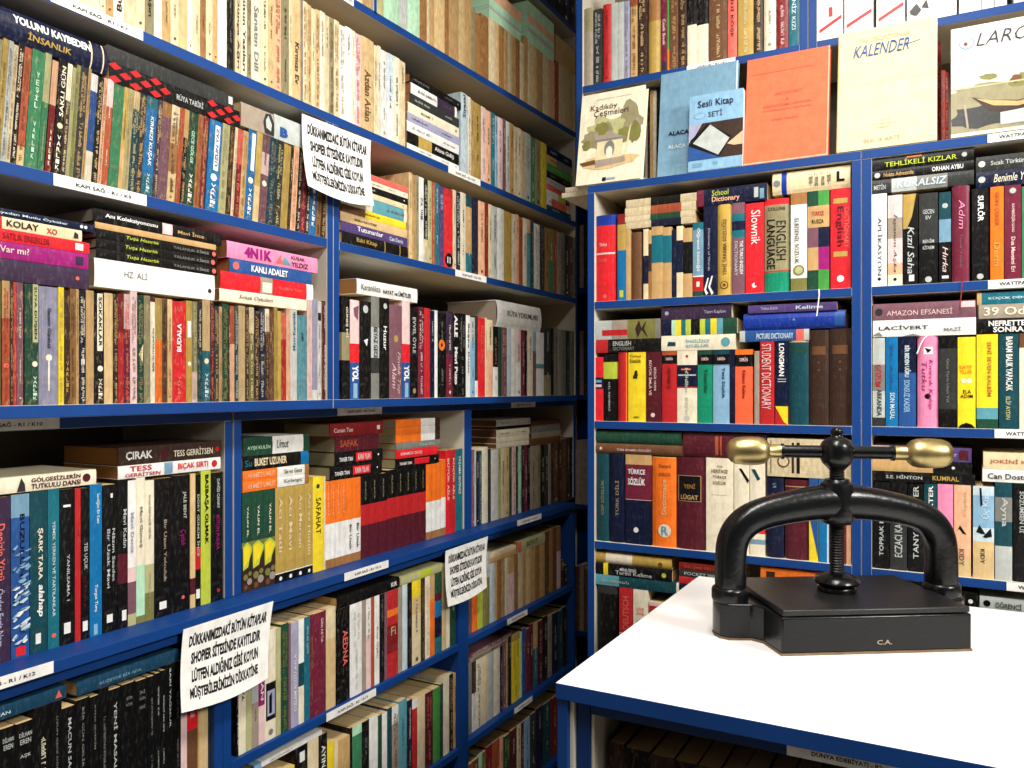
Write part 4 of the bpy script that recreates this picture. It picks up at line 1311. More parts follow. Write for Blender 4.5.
# right-hand cabinet
ZE1, ZE2, ZE3 = zb(919, 284), zb(918, 427.3), zb(956, 576.5)
ZE4 = ZE3-.30
row('E1', 'B', PB, ZE1, 871.8, 180, '''
886.8 white y=196 t=APLİKASYON|d|dteal|.26|.88|.4|.75|-.0 d=o|.5|.92|.12|black
887.6>902.5 lpink y=195 b=lpink@.25,taupe@.48,lpink@.75,peach@.88,ivory@1 t=İsyanım_Aşka|d|dbrown|.2|.85|.35|.7|0|.3 d=o|.5|.93|.12|black
903>918 black y=194 b=gold@.38 d=p|.9,0;1,0;1,.4;.2,.4;.6,.25|black t=Kızıl_Saha|d|lgray|.36|.88|.3|.75|.01|.2 d=r|.4|.75|.89|.96|white label=black_book_with_yellow_sky_upper_spine
919>938 dgray y=193 b=dgray@.55,black@1 t=GECEN|h|lgray|.18|.23|.2|.8 t=EV|h|lgray|.25|.29|.35|.65 t=BENİM|h|lgray|.5|.55|.2|.8 t=KİTABIM|h|lgray|.57|.62|.2|.8 d=o|.5|.95|.18|lgray
939>951 dteal y=192 b=dteal@.3,steel@.55,black@1 t=Hırka|d|lpink|.6|.88|.3|.75|0|.3 d=o|.5|.15|.25|lgray d=r|.25|.8|.92|.95|white
951.8>969.6 wine y=188 hard t=Adım|d|pink|.15|.45|.4|.75|0|.2 t=Tuna_Yıldızı|d|mauve|.5|.85|.45|.6 ribbon=dred
971.8>988.7 black y=185 t=SUFLÖR|d|white|.08|.36|.35|.78|.03 p=gray d=o|.5|.95|.2|lgray
990.3>1003.8 orange y=188 b=orange@1 t=GÜN_ÇEKER|d|rust|.06|.42|.3|.7 t=Derin|d|gold|.6|.85 n
1004.4>1021.3 wine y=186 t=KAYBEDİŞİN_SONU|d|lpink|.2|.5|.4|.65 t=Dua_Mevsimi_Eri|d|lpink|.55|.92|.4|.65 d=o|.5|.06|.2|lgray
1021.8>1034 green y=186
''', 'upper row of right cabinet', mat='gloss', wear=.05, dp=.14, jit=0)
stack('E1s', 'B', PB, 871, 194.5, '''
872 974 13.5 gray b=dgray@.2,lgray@.45,gray@.75,dgray@1 t=KURALSIZ|h|pblue|.25|.75|.25|.8|.02|.2 t=METİN|h|lgray|.02|.14
872 974 9.2 black t=Nokta_Adresinde|h|tan|.12|.42|.25|.7 t=ORHAN_AYBU|h|white|.6|.9|.25|.75|.02 d=o|.5|.055|.3|lgray
872 974 11.5 black t=TEHLİKELİ_KIZLAR|h|lime|.13|.84|.25|.8|.01 d=r|.86|.99|.35|.5|orange d=o|.55|.91|.2|lgray
''', 'topped by lime-green lettering', dp=.14)
stack('E1t', 'B', PB, 976, 188.5, '''
976 1036 16 navy t=Benimle_Yürü|h|ivory|.3|.98|.25|.75|.0|.3 d=o|.5|.1|.2|lgray
976 1036 15 dgray t=Sıcak_Türküm|h|lgray|.25|.85|.35|.65 d=o|.5|.1|.2|white
''', 'over the black spine', dp=.14)
row('E2', 'B', PB, ZE2, 872.6, 180, '''
885 lgray y=338 b=lgray@.3,gray@.6,lgray@.9,dgray@1 t=GÖZÜM|d|red|.3|.55|.2|.8 t=ARKANDA|d|dgray|.58|.88|.35|.75
885.6>898 bblue y=335 t=Bin_Aşka|d|blue|.1|.6|.3|.6 t=SON_MASAL|d|pblue|.62|.92|.35|.75
898.6>916 navy y=334 b=navy@.4,blue@1 t=BİR_BEDEN_UĞRU|d|pblue|.1|.45|.35|.7|.03 t=SONSUZ_KADER|d|sky|.48|.84|.3|.65|.03
917.3>938.2 pink y=334 hard t=Kıvırcık_Kulüp|d|magenta|.26|.8|.5|.75|0|.2 t=Tutku|d|magenta|.28|.6|.2|.45|0|.2 d=r|.3|.75|.12|.2|white d=p|.35,.13;.7,.15;.5,.19|black d=o|.5|.66|.15|black label=pink_hardback_with_black_disc ribbon=white ribtop
939>957 dgray y=335 b=black@.14,dgray@.8,black@1 t=Gece_Yarısı_Uzun_Yol|d|gray|.25|.72|.42|.58
957.6>975.7 yellow y=337 t=KAYIP|h|orange|.31|.35|.1|.8 t=YILLAR|h|orange|.36|.4|.1|.8 d=o|.35|.48|.16|ivory d=o|.65|.48|.16|ivory t=ELA|h|black|.58|.62|.3|.75 t=ADIM|h|black|.63|.67|.15|.85 d=p|0,1;.2,.96;.5,.94;.8,.96;1,1|black
976.5>998 yellow y=333 b=yellow@.78,lteal@.9,dgreen@1 t=SENİ_SEVEN_KALBİM|d|rust|.08|.66|.5|.75 label=yellow_spine_with_green_landscape_foot
999>1018.7 dteal y=335 t=BABAM_BALIK_YAPACAK|d|white|.03|.6|.35|.7|.02 t=ELİF_AYDIN|d|lolive|.66|.9|.35|.65
1019.3>1034 ivory y=336 b=brown@.15 n
''', 'middle row of right cabinet', mat='gloss', wear=.05, dp=.14, jit=0)
stack('E2s', 'B', PB, 873, 337.3, '''
873 976 16.5 white t=LACİVERT|h|dgray|.06|.55|.4|.7 t=MAZİ|h|gray|.7|.86|.25|.5 d=p|.1,.0;.3,.06;.05,.1|gray d=p|.0,.3;.14,.4;.0,.48|gray
873 976 16.5 wine b=mauve@1 t=AMAZON_EFSANESİ|h|lpink|.14|.78|.25|.65|.0 d=o|.5|.06|.22|dgray d=r|.6|.95|.86|.99|lpink
''', 'of pink and white spines', dp=.14)
stack('E2t', 'B', PB, 977, 334.5, '''
977 1036 15.5 black t=NEFRETTEN|h|white|.2|.92|.5|.85|.03 t=SONRA|h|white|.28|.8|.1|.45|.03
977 1036 14 brown b=dbrown@.03,taupe@1 t=39_Oda|h|ivory|.12|.95|.2|.8
977 1036 12 teal b=tan@.08,teal@1 t=KÜÇÜK_DENİZ|h|pblue|.2|.95|.35|.65
''', 'at right edge of right-hand cabinet', dp=.14)
row('E3', 'B', PB, ZE3, 872.5, 180, '''
889.6 black y=482 t=TOPRAK_MEN|u|lgray|.3|.85|.4|.65
890>907 dgray y=482 b=black@.4,dgray@1 t=ECZACI_KARTAL|u|lgray|.3|.85
907.6>923.5 black y=484 b=black@1 t=TANYA_CARTER|u|lgray|.02|.85|.35|.7
924>937 black y=484 b=dteal@1 t=TANYA_CARTER|u|white|.02|.85|.35|.7
937.6>953.3 pink y=480 s=lpink n
954>971 peach y=481 b=peach@.8,ltan@1 t=KIDY|d|brown|.7|.88|.3|.6 t=Öykü|u|tan|.08|.35|.5|.8 d=p|.2,.5;.35,.44;.75,.54;.5,.53;.3,.48|black
973>994.3 steel y=483 b=pblue@.1,sky@.45,pblue@.6,ltan@1 t=KIDY|d|black|.68|.84|.35|.55 d=p|.15,.5;.3,.42;.6,.52;.4,.52|black d=p|.45,.55;.85,.45;.9,.54;.6,.56|black d=p|.3,.02;.4,.02;.45,.2;.35,.22|black t=Üç_Kız|u|pblue|.1|.35|.4|.8
995>1012.3 dteal y=485 b=dteal@.15,gray@.4,dteal@.65,lgray@1 t=Ayna|d|lgray|.15|.45|.3|.75
1013.3>1034 black y=487 t=SÖZÜMSEN_Üİ|d|lgray|.08|.5|.3|.6 p=gray
''', 'third row of right cabinet', mat='gloss', wear=.05, dp=.14, jit=0)
stack('E3s', 'B', PB, 872.3, 480.5, '''
872.3 975 10 black t=S.E._HİNTON|h|lgray|.14|.5|.3|.75 t=KUMRAL|h|gold|.6|.85|.3|.75
872.3 972 11.5 black b=tan@.62,black@1 d=o|.5|.82|.12|white n
872.3 971.5 13.5 purple b=lpink@.6,purple@1 d=r|.15|.85|.88|.97|maroon t=Ağır|h|lav|.76|.86
''', 'behind the right brass knob', dp=.14)
stack('E3t', 'B', PB, 982.5, 481.5, '''
982.5 1036 12.5 white t=Can_Dostum|h|dgray|.1|.98|.25|.7
983.3 1036 17 ivory b=cream@1 t=JOKİNİ_KIM|h|rust|.12|.98|.3|.65
''', 'of white spines at lower right edge', dp=.14, pcol='tan')
stack('E4s', 'B', PB, 979.7, 616, '''
979.7 1036 7 steel n
979.7 1036 13 lgray t=ÖĞRENCİ|h|dgray|.28|.75|.25|.75 d=o|.5|.13|.25|black
''', 'lowest at the right edge', dp=.16)
stack('E4t', 'B', PB, 930, 612, '''
930 978 6 dgray n
930 978 18 black d=o|.5|.85|.12|white n
''', 'behind the press leg', dp=.15)
# shelves above the cabinets
ZT = (onY(600, 184.4, YB)[2]+onY(857, 151, YB)[2])/2
ZV = ZT+.0006+.009+.0003
ZU = (onY(581, 86, YU)[2]+onY(800, 45, YU)[2])/2
PU = YU+.006
row('U1', 'B', PU, ZU, 583.5, 215, '''
593.3 khaki y=8 hard n b=khaki@.3,taupe@1
602 dgray y=9 s=lgray
602.5>611.3 red y=4 hard p=dred
617.6 lgray y=3 n
624 lgray y=2 n
629.6 lav y=1 s=gray
630.5>637.4 tan H=250 b=rust@.3,tan@1 s=brown
647.2 dbrown H=255 s=ltan
648>660.6 gold H=255 hard n b=khaki@.3,btan@.5,gold@1
661>667.2 wine H=252 t=Cook_Book|d|lpink|.5|.75 b=wine@.9,dpurple@1
669.2 bgreen H=252 b=bgreen@.8,orange@1 n
669.8>678.2 brown H=255 s=tan
679>686.6 dbrown H=255 s=tan
687.3>696.6 taupe H=245 b=black@.6,ivory@1 n
708.2 ivory H=245 b=black@.62,ivory@1 n
709>727.4 brown H=262 s=ltan b=dbrown@.3,brown@1
727.8>737 salmon H=250 b=mauve@.3,salmon@1 t=TARİHİ_KÖŞE|d|maroon|.3|.8
738>753.4 gold H=258 s=cream b=cream@.4,gold@1
754.3>762.7 dbrown H=255 s=ltan
763.5>776 ivory H=258 p=gray hard
776.6>788.4 dred H=250 s=lpink
788.8>800.2 teal H=250 t=DENİZ_KIZI|d|pblue|.5|.85
''', 'the top row of the back wall', mat='gloss', wear=.15, dp=.17, jit=3, hard=False)
row('U2', 'B', PU, ZU, 817.3, 250, '''
843 white t=1|h|red|.72|.8|.45|.6 d=p|.08,.9;.95,.8;.95,.83;.08,.93|red n
844.3>873.3 white d=p|.08,.9;.95,.8;.95,.83;.08,.93|red n
876.3>905 white d=p|.08,.9;.95,.8;.95,.83;.08,.93|red n
906.6>957 white d=p|.05,.9;.2,.84;.3,.9;.2,.94|dgray d=p|.3,.88;.4,.82;.45,.9|dgray n hard
959>981.3 white n
981.8>994.4 white n
995>1007 white n
1014>1036 white n
''', 'the white row at top right', mat='gloss', wear=.02, dp=.17, jit=2)
row('V', 'B', YU+.035, ZV, 644.5, 235, '''
647.5 taupe n
650 black n
653 tan n
656.5 ivory n
659.5 black n
663 dgray n
''', 'the shaded row behind display books', mat='worn', dp=.12)
row('V2', 'B', YU+.035, ZV, 936, 170, '''
941 dred H=225
945.6 salmon H=165 s=lpink
948.4 red H=160 s=lpink
''', 'red row behind display', mat='worn', dp=.12, jit=10)

YCS = 2.604
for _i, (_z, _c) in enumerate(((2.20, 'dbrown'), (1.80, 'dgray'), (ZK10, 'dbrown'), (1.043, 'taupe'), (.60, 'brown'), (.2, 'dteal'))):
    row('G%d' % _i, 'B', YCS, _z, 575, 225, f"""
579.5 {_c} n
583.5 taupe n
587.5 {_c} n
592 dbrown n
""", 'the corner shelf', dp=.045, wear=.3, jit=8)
row('Z', 'L', UP, onX(566, 20, 0)[2], 540, 200, """
548 black
556 navy
563 black
569 navy
576 black
""", 'row at top edge by corner', mat='gloss', wear=.1, jit=3)
# ------------------------------------------------------------------ room shell
def plain(name, x0, x1, y0, y1, z0, z1, mat, parent=None, kind=None, bev=0.):
    bm = bmesh.new()
    bmesh.ops.create_cube(bm, size=1)
    for v in bm.verts: v.co = Vector(((x0+x1)/2+v.co.x*(x1-x0), (y0+y1)/2+v.co.y*(y1-y0), (z0+z1)/2+v.co.z*(z1-z0)))
    if bev: bmesh.ops.bevel(bm, geom=bm.edges[:], offset=bev, segments=2, affect='EDGES', profile=.5)
    me = bpy.data.meshes.new(name); bm.to_mesh(me); bm.free(); me.materials.append(mat)
    o = link(name, me, parent); 
    if kind: o['kind'] = kind
    return o
XW, YW = -.34, 2.76      # faces of left and back wall
plain('wall_left', XW-.1, XW, -2.3, YW+.1, 0, 2.78, M['wall'], kind='structure')
plain('wall_back', XW-.1, 3.2, YW, YW+.1, 0, 2.78, M['wall'], kind='structure')
plain('wall_right', 3.1, 3.2, -2.3, YW, 0, 2.78, M['shade'], kind='structure')
plain('wall_front', XW-.1, 3.2, -2.4, -2.3, 0, 2.78, M['shade'], kind='structure')
plain('floor', XW-.1, 3.2, -2.4, YW+.1, -.1, 0, M['floor'], kind='structure')
plain('ceiling', XW-.1, 3.2, -2.4, YW+.1, 2.78, 2.88, M['wall'], kind='structure')

# ------------------------------------------------------------------ bookcases
BT = .018
def board(name, parent, x0, x1, y0, y1, z0, z1, front, mats=('white', 'blue'), allblue=False, tilt=None):
    """melamine board with coloured edge band on its front side ('x' = +X side, 'y' = -Y side)"""
    B = Buf(); w, b = (0, 1)
    P = [[x, y, z] for z in (z0, z1) for y in (y0, y1) for x in (x0, x1)]
    if tilt:
        for p in P: p[2] += tilt(p[1])
    for k, q in {'b': (0, 2, 3, 1), 't': (4, 5, 7, 6), 'f': (0, 1, 5, 4), 'k': (2, 6, 7, 3), 'l': (0, 4, 6, 2), 'r': (1, 3, 7, 5)}.items():
        m = b if allblue or (front == 'x' and k == 'r') or (front == 'y' and k == 'f') else w
        B.face([P[i] for i in q], (1, 1, 1), m)
    o = link(name, B.mesh(name, [M[mats[0]], M[mats[1]]], True), parent)
    md = o.modifiers.new('soft_edge', 'BEVEL'); md.width = .0012; md.segments = 2; md.limit_method = 'ANGLE'
    return o
def flat_text(buf, text, o, ex, ey, x0, x1, y0, y1, col, bold=.01, lift=None):
    """text in the plane spanned by ex, ey from origin o (metres)"""
    vs, fs, asp = glyphs(text, bold)
    n = ex.cross(ey).normalized()*(lift if lift else .0004)
    for f in fs: buf.face([o+ex*(x0+(x1-x0)*vs[q][0])+ey*(y0+(y1-y0)*vs[q][1])+n for q in f], col)
def strip_label(parent, text, o, ex, ey, w, h, words=None):
    B = Buf(); n = ex.cross(ey).normalized()*.0006
    a = [o, o+ex*w, o+ex*w+ey*h, o+ey*h]
    B.face([p+n for p in a], pal('white')); B.face(list(reversed(a)), pal('white'))
    for i in range(4): B.face([a[i], a[(i+1) % 4], a[(i+1) % 4]+n, a[i]+n], pal('white'))
    flat_text(B, text, o+n, ex, ey, w*.22, w*.82, h*.3, h*.72, pal('black'), .025)
    return tag(link('shelf_label', B.mesh('shelf_label', [M['print']]), parent), label=words)
EX_L, EX_B, EZ = Vector((0, 1, 0)), Vector((1, 0, 0)), Vector((0, 0, 1))
def lab_left(parent, pxa, pxb, ztop, h, X, text):
    a, b = onX(pxa, HOR, X), onX(pxb, HOR, X)
    strip_label(parent, text, Vector((X+.0008, a[1], ztop-h)), EX_L, EZ, b[1]-a[1], h, 'white paper shelf label with black capitals')
def lab_back(parent, pxa, pxb, ztop, h, Y, text):
    a, b = onY(pxa, HOR, Y), onY(pxb, HOR, Y)
    strip_label(parent, text, Vector((a[0], Y-.0008, ztop-h)), EX_B, EZ, b[0]-a[0], h, 'white paper shelf label with black capitals')
def yl(px, X=0): return onX(px, HOR, X)[1]
def xb(px, Y=YB): return onY(px, HOR, Y)[0]
XB = XW+.004       # back of the left cases

# upper left case
Y0 = .30; Y1 = yl(582)
bc = empty('bookcase', (0, 0, 0), label='blue-edged upper bookcase filling the top of the left wall', cat='bookcase')
d0, d1 = yl(327.2), yl(339.4); dm = (d0+d1)/2
tk8 = lambda y: ZK8(y)-ZK8(1.5)
k8 = board('shelf', bc, XB, 0, Y0, yl(580.5), ZK8(1.5)-BT, ZK8(1.5), 'x', tilt=tk8)
k7 = board('shelf', bc, XB, 0, Y0, yl(576.5), ZK7-BT, ZK7, 'x')
k9 = board('shelf', bc, XB, 0, Y0+BT, d0, ZK9-BT, ZK9, 'x')
k9b = board('shelf', bc, XB, 0, d1, yl(576.5), ZK9-BT, ZK9, 'x')
k10 = board('shelf', bc, XB, 0, Y0, dm-.0005, ZK10-BT, ZK10, 'x')
k10b = board('shelf', bc, XB, 0, dm+.0005, yl(576.5), ZK10-BT, ZK10, 'x')
zk9 = board('shelf', bc, XB, 0, Y0, yl(580.5), onX(566, 20, 0)[2]-BT, onX(566, 20, 0)[2], 'x')
board('divider', bc, XB, 0, d0, dm-.0006, ZK10, ZK7-BT, 'x')
board('divider', bc, XB, 0, dm+.0006, d1, ZK10, ZK7-BT, 'x')
board('divider', bc, XB, 0, yl(374), yl(377), ZK8(1.2), 2.74, 'x')
board('side_panel', bc, XB, 0, Y0, Y0+BT, ZK10, ZK7-BT, 'x')
board('side_panel', bc, XB, -.004, yl(576.5), yl(576.5)+BT, ZK10-BT, 2.74, 'x')
plain('back_panel', XW, XB, Y0, yl(576.5), ZK10-BT, 2.74, M['backing'], bc)
lab_left(k7, 50, 142.5, ZK7-.001, .0155, 0, 'KAPI SAĞ - R1 / K7')
lab_left(k9, 53, 146, ZK9-.0005, .017, 0, 'KAPI SAĞ - R1 / K9')
lab_left(k7, 448, 480, ZK7-.0005, .017, 0, 'KAPI SAĞ - R2 / K7')
lab_left(k9b, 455, 486, ZK9-.0005, .017, 0, 'KAPI SAĞ - R2 / K9')
lab_left(k8, 340, 353.2, ZK8(yl(346))-.0005, .017, 0, 'KAPI SAĞ - R2 / K8')
# middle left cases, standing on the deeper tops of the lowest cases
def case_mid(words, ya, yb_, divs=()):
    e = empty('bookcase', (0, 0, 0), label=words, cat='bookcase')
    zt = ZK10-BT-.0006
    t = board('top_panel', e, XB, XM, ya, yb_, zt-BT, zt, 'x')
    board('side_panel', e, XB, XM, ya, ya+BT, ZK2+.0003, zt-BT, 'x'); board('side_panel', e, XB, XM, yb_-BT, yb_, ZK2+.0003, zt-BT, 'x')
    for a, b in divs: board('divider', e, XB, XM, a, b, ZK2+.0003, zt-BT, 'x')
    plain('back_panel', XW, XB, ya, yb_, ZK2+.0003, zt, M['backing'], e)
    return e, t
m1, t1 = case_mid('blue-edged middle bookcase section with black books at left', Y0, yl(232.6, XM))
m2, t2 = case_mid('blue-edged middle bookcase section with repeated orange spines', yl(234, XM), yl(575.5, XM), [(yl(464.2, XM), yl(471.6, XM))])
lab_left(t1, -45, 59, ZK10-BT-.0010, .0165, XM, 'KAPI SAĞ - R1 / K10')
lab_left(t2, 337, 381.5, ZK10-BT-.0010, .0165, XM, 'KAPI SAĞ - R2 / K10')
lab_left(t2, 511, 535, ZK10-BT-.0010, .0165, XM, 'KAPI SAĞ - R3 / K10')
# lowest left cases
def case_low(words, ya, yb_, zs, divs=()):
    e = empty('bookcase', (0, 0, 0), label=words, cat='bookcase')
    t = board('top_panel', e, XB, XLO, ya, yb_, ZK2-BT, ZK2, 'x', allblue=True)
    zt = ZK2-BT-.0003
    board('top_rail', e, XB, XLO-.012, ya, yb_, zt-BT, zt, 'x', allblue=True)
    out = []
    cuts = [ya+BT]+[v for d in divs for v in d]+[yb_-BT]
    for z in zs:
        for a, b in zip(cuts[::2], cuts[1::2]): out.append(board('shelf', e, XB, XLO, a, b, z-BT, z, 'x', allblue=True))
    board('side_panel', e, XB, XLO, ya, ya+BT, 0.0, zt-BT, 'x', allblue=True); board('side_panel', e, XB, XLO, yb_-BT, yb_, 0.0, zt-BT, 'x', allblue=True)
    for a, b in divs: board('divider', e, XB, XLO, a, b, 0.0, zt-BT, 'x', allblue=True)
    plain('back_panel', XW, XB, ya, yb_, 0, zt, M['backing'], e)
    return e, t, out
yd = yl(223, XLO)
l1, lt1, o1 = case_low('blue lower bookcase holding black books in the corner of the photo', Y0, yd, [ZB, ZC, ZD])
l2, lt2, o2 = case_low('blue lower bookcase right of the lower paper notice', yd+.0006, yl(575.5, XLO), [ZB, ZC, ZD], [(yl(459, XLO), yl(468.5, XLO))])
lab_left(lt1, -60, 53, ZK2+.001, .0165, XLO, 'KAPI SAĞ - R1 / K12')
lab_left(lt2, 344, 388, ZK2-.001, .0165, XLO, 'KAPI SAĞ - R2 / K12')
lab_left(lt2, 517, 541, ZK2-.001, .0165, XLO, 'KAPI SAĞ - R3 / K12')
lab_left(o2[0], 326, 375.5, ZB-.001, .0165, XLO, 'KAPI SAĞ - R2 / K13')
lab_left(o2[1], 507, 527, ZB-.001, .0165, XLO, 'KAPI SAĞ - R3 / K13')
lab_left(o2[3], 514, 532, ZC-.001, .0165, XLO, 'KAPI SAĞ - R3 / K14')
# narrow shelf filling the corner behind the dictionary cabinet
YC = 2.602
cc = empty('bookcase', (0, 0, 0), label='narrow dark corner shelving between left wall cases and dictionary cabinet', cat='bookcase')
ZCS = [2.20, 1.80, ZK10, 1.043, .60, .2]
for z in ZCS: board('shelf', cc, -.12, .33, YC, YW-.006, z-BT, z, 'y', mats=('blueshade', 'blueshade'))
plain('back_panel', -.12, .33, YW-.0055, YW-.001, 0, 2.7, M['blueshade'], cc)

# back cabinets
YE = 2.10
def cabinet(words, x0, x1, ztop, zs, zbot=0.0, Y=YB, ye=YE, top=True):
    e = empty('bookcase', (0, 0, 0), label=words, cat='bookcase')
    t = board('top_panel', e, x0, x1, Y, ye, ztop-BT, ztop, 'y', allblue=False)
    board('side_panel', e, x0, x0+BT, Y, ye, zbot, ztop-BT, 'y'); board('side_panel', e, x1-BT, x1, Y, ye, zbot, ztop-BT, 'y')
    sh = [board('shelf', e, x0+BT, x1-BT, Y, ye, z-BT, z, 'y') for z in zs]
    plain('back_panel', x0, x1, ye, ye+.004, zbot, ztop, M['backing'], e)
    return e, t, sh
xa0, xa1 = xb(587.5), xb(861.3)
c1, ct1, cs1 = cabinet('blue-edged cabinet of dictionaries against the back wall', xa0, xa1, ZT, [ZA1, ZA2, ZA3, ZA4, .35, .08])
xc0 = xa1+.0015
c2, ct2, cs2 = cabinet('blue-edged cabinet of novels at right edge of photo', xc0, xc0+.80, ZT, [ZE1, ZE2, ZE3, ZE4, .35, .08])
lab_back(cs2[0], 988, 1040, ZE1-.0005, .0165, YB, 'WATTPAD'); lab_back(cs2[1], 994.5, 1046, ZE2-.0005, .0165, YB, 'WATTPAD'); lab_back(cs2[2], 1006.5, 1060, ZE3-.0005, .0165, YB, 'WATTPAD')
lab_back(ct2, 987.5, 1040, ZT-.0005, .0165, YB, 'WATTPAD')
# upper back shelves, standing on the cabinets
zu0 = ZT+.0006
ub = empty('bookcase', (0, 0, 0), label='blue-edged upper shelf unit above the dictionary cabinet', cat='bookcase')
ux0, ux1, ux2 = xb(582.6, YU)-BT, xb(808, YU), xb(808, YU)+.85
usf = board('shelf', ub, ux0+BT, ux1-BT, YU, YE, ZU-BT, ZU, 'y')
board('side_panel', ub, ux0, ux0+BT, YU, YE, zu0+.0262, 2.70, 'y'); board('side_panel', ub, ux1-BT, ux1, YU, YE, zu0, 2.70, 'y')
board('shelf', ub, .475, ux1-BT, YU, YE, zu0, zu0+BT*.5, 'y')
plain('back_panel', ux0, ux1, YE, YE+.004, zu0, 2.70, M['backing'], ub)
lab_back(usf, 687, 735.5, ZU-.0005, .0165, YU, 'SÖZLÜK - R1 / K1')
ub2 = empty('bookcase', (0, 0, 0), label='blue-edged upper shelf unit at top right corner', cat='bookcase')
usf2 = board('shelf', ub2, ux1+.0006+BT, ux2-BT, YU, YE, ZU-BT, ZU, 'y')
board('side_panel', ub2, ux1+.0006, ux1+.0006+BT, YU, YE, zu0, 2.70, 'y'); board('side_panel', ub2, ux2-BT, ux2, YU, YE, zu0, 2.70, 'y')
board('shelf', ub2, ux1+.0006+BT, ux2-BT, YU, YE, zu0, zu0+BT*.5, 'y')
plain('back_panel', ux1+.0006, ux2, YE, YE+.004, zu0, 2.70, M['backing'], ub2)
# ------------------------------------------------------------------ paper notices taped to the shelf edges
LINES = [('DÜKKANIMIZDAKİ BÜTÜN KİTAPLAR', .07, .94), ('SHOPIER SİTESİNDE KAYITLIDIR', .10, .88), ('LÜTFEN ALDIĞINIZ GİBİ KOYUN', .11, .86), ('MÜŞTERİLERİMİZİN DİKKATİNE', .09, .86)]
def notice(tl, tr, br, bl, Xt, Xb, sag, words):
    A, B_, C_, D_ = onX(*tl, Xt), onX(*tr, Xt), onX(*br, Xb), onX(*bl, Xb)
    def Pt(u, v):
        p = (A*(1-u)+B_*u)*(1-v)+(D_*(1-u)+C_*u)*v
        # the free lower edge bellies towards the room and down
        k = v*v*math.sin(math.pi*u)
        q = Vector((p[0], p[1], p[2]-sag*k)); q[0] = Xt+(Xb-Xt)*v*v+.006*k
        return q
    bf = Buf(); n = 10
    for i in range(n):
        for j in range(n):
            bf.face([Pt(i/n, (j+1)/n), Pt((i+1)/n, (j+1)/n), Pt((i+1)/n, j/n), Pt(i/n, j/n)], pal('white'))
            bf.face([Pt(i/n, j/n)-Vector((.0003, 0, 0)), Pt((i+1)/n, j/n)-Vector((.0003, 0, 0)), Pt((i+1)/n, (j+1)/n)-Vector((.0003, 0, 0)), Pt(i/n, (j+1)/n)-Vector((.0003, 0, 0))], pal('white'))
    for k, (t, u0, u1) in enumerate(LINES):
        vs, fs, asp = glyphs(t, .045)
        v0 = .07+k*.215
        for f in fs: bf.face([Pt(u0+(u1-u0)*vs[q][0], v0+.185*(1-vs[q][1]))+Vector((.0005, 0, 0)) for q in f], pal('black'))
    o = link('paper_notice', bf.mesh('paper_notice', [M['print']]))
    tag(o, words, 'notice', 'printed notices taped to the shelves')
notice((302, 113.5), (371, 140.5), (374, 205.5), (308, 185.5), .0016, .022, .012, 'white paper notice with four black lines hanging high beside leaning old books')
notice((183.5, 629.5), (273.5, 601), (268, 678), (181.5, 713), XLO+.0020, XLO+.020, .006, 'largest white paper notice with bold black capitals, low beside black books')
notice((445.6, 551), (488, 536.2), (487, 587), (448, 607), XLO+.0020, XLO+.018, .004, 'smallest white paper notice with black capitals hanging beside tan books')

# ------------------------------------------------------------------ island table
TZ = 1.045; TX0, TX1, TY0, TY1 = .622, 1.96, 1.006, 1.724
tb = empty('display_table', (TX0, TY0, 0), label='white-topped island cabinet with blue edges carrying the iron press', cat='table')
def tpart(name, x0, x1, y0, y1, z0, z1, mat, bev=.001):
    o = plain(name, x0-TX0, x1-TX0, y0-TY0, y1-TY0, z0, z1, mat, tb, bev=bev); return o
B = Buf()
x0, x1, y0, y1, z0, z1 = 0, TX1-TX0, 0, TY1-TY0, TZ-.022, TZ
B.box(x0, x1, y0, y1, z0, z1, (1, 1, 1), 1, 't'); B.face([(x0, y0, z1), (x1, y0, z1), (x1, y1, z1), (x0, y1, z1)], (1, 1, 1), 0)
tt = link('tabletop', B.mesh('tabletop', [M['top'], M['blue']], True), tb)
md = tt.modifiers.new('soft_edge', 'BEVEL'); md.width = .001; md.segments = 2
FY = TY0+.016
tpart('top_panel', TX0+.045, TX1-.02, FY, TY1-.01, TZ-.022-BT-.0004, TZ-.0224, M['blueshade'])
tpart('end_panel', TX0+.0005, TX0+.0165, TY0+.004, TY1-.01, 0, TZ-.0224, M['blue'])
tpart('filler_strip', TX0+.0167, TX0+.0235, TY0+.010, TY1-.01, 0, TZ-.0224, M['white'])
tpart('side_panel', TX0+.0238, TX0+.0445, FY, TY1-.01, 0, TZ-.0224, M['blueshade'])
tpart('side_panel', TX1-.04, TX1-.02, FY, TY1-.01, 0, TZ-.022-BT-.001, M['blueshade'])
tpart('inner_panel', TX0+.0446, TX0+.049, FY+.004, TY1-.03, .70, TZ-.022-BT-.001, M['white'])
tpart('back_panel', TX0+.0446, TX1-.041, TY1-.025, TY1-.012, 0, TZ-.022-BT-.001, M['backing'])
TS = .74
for z in (TS, .42, .10): tpart('shelf', TX0+.0492, TX1-.0405, FY+.002, TY1-.03, z-BT, z, M['white'])
a, b = onY(787, HOR, FY), onY(905, HOR, FY)
lb = strip_label(tb, 'DÜNYA EDEBİYATI - R2', Vector((a[0]-TX0, FY-TY0-.0008, TZ-.022-.0178)), EX_B, EZ, b[0]-a[0], .0172, 'white paper shelf label with black capitals')
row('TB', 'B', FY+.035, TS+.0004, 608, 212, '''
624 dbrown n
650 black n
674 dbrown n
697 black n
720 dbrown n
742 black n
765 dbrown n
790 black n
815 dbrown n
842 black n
''', 'the dark row inside the island table', mat='worn', wear=.2, dp=.16, jit=4, pcol='tan')

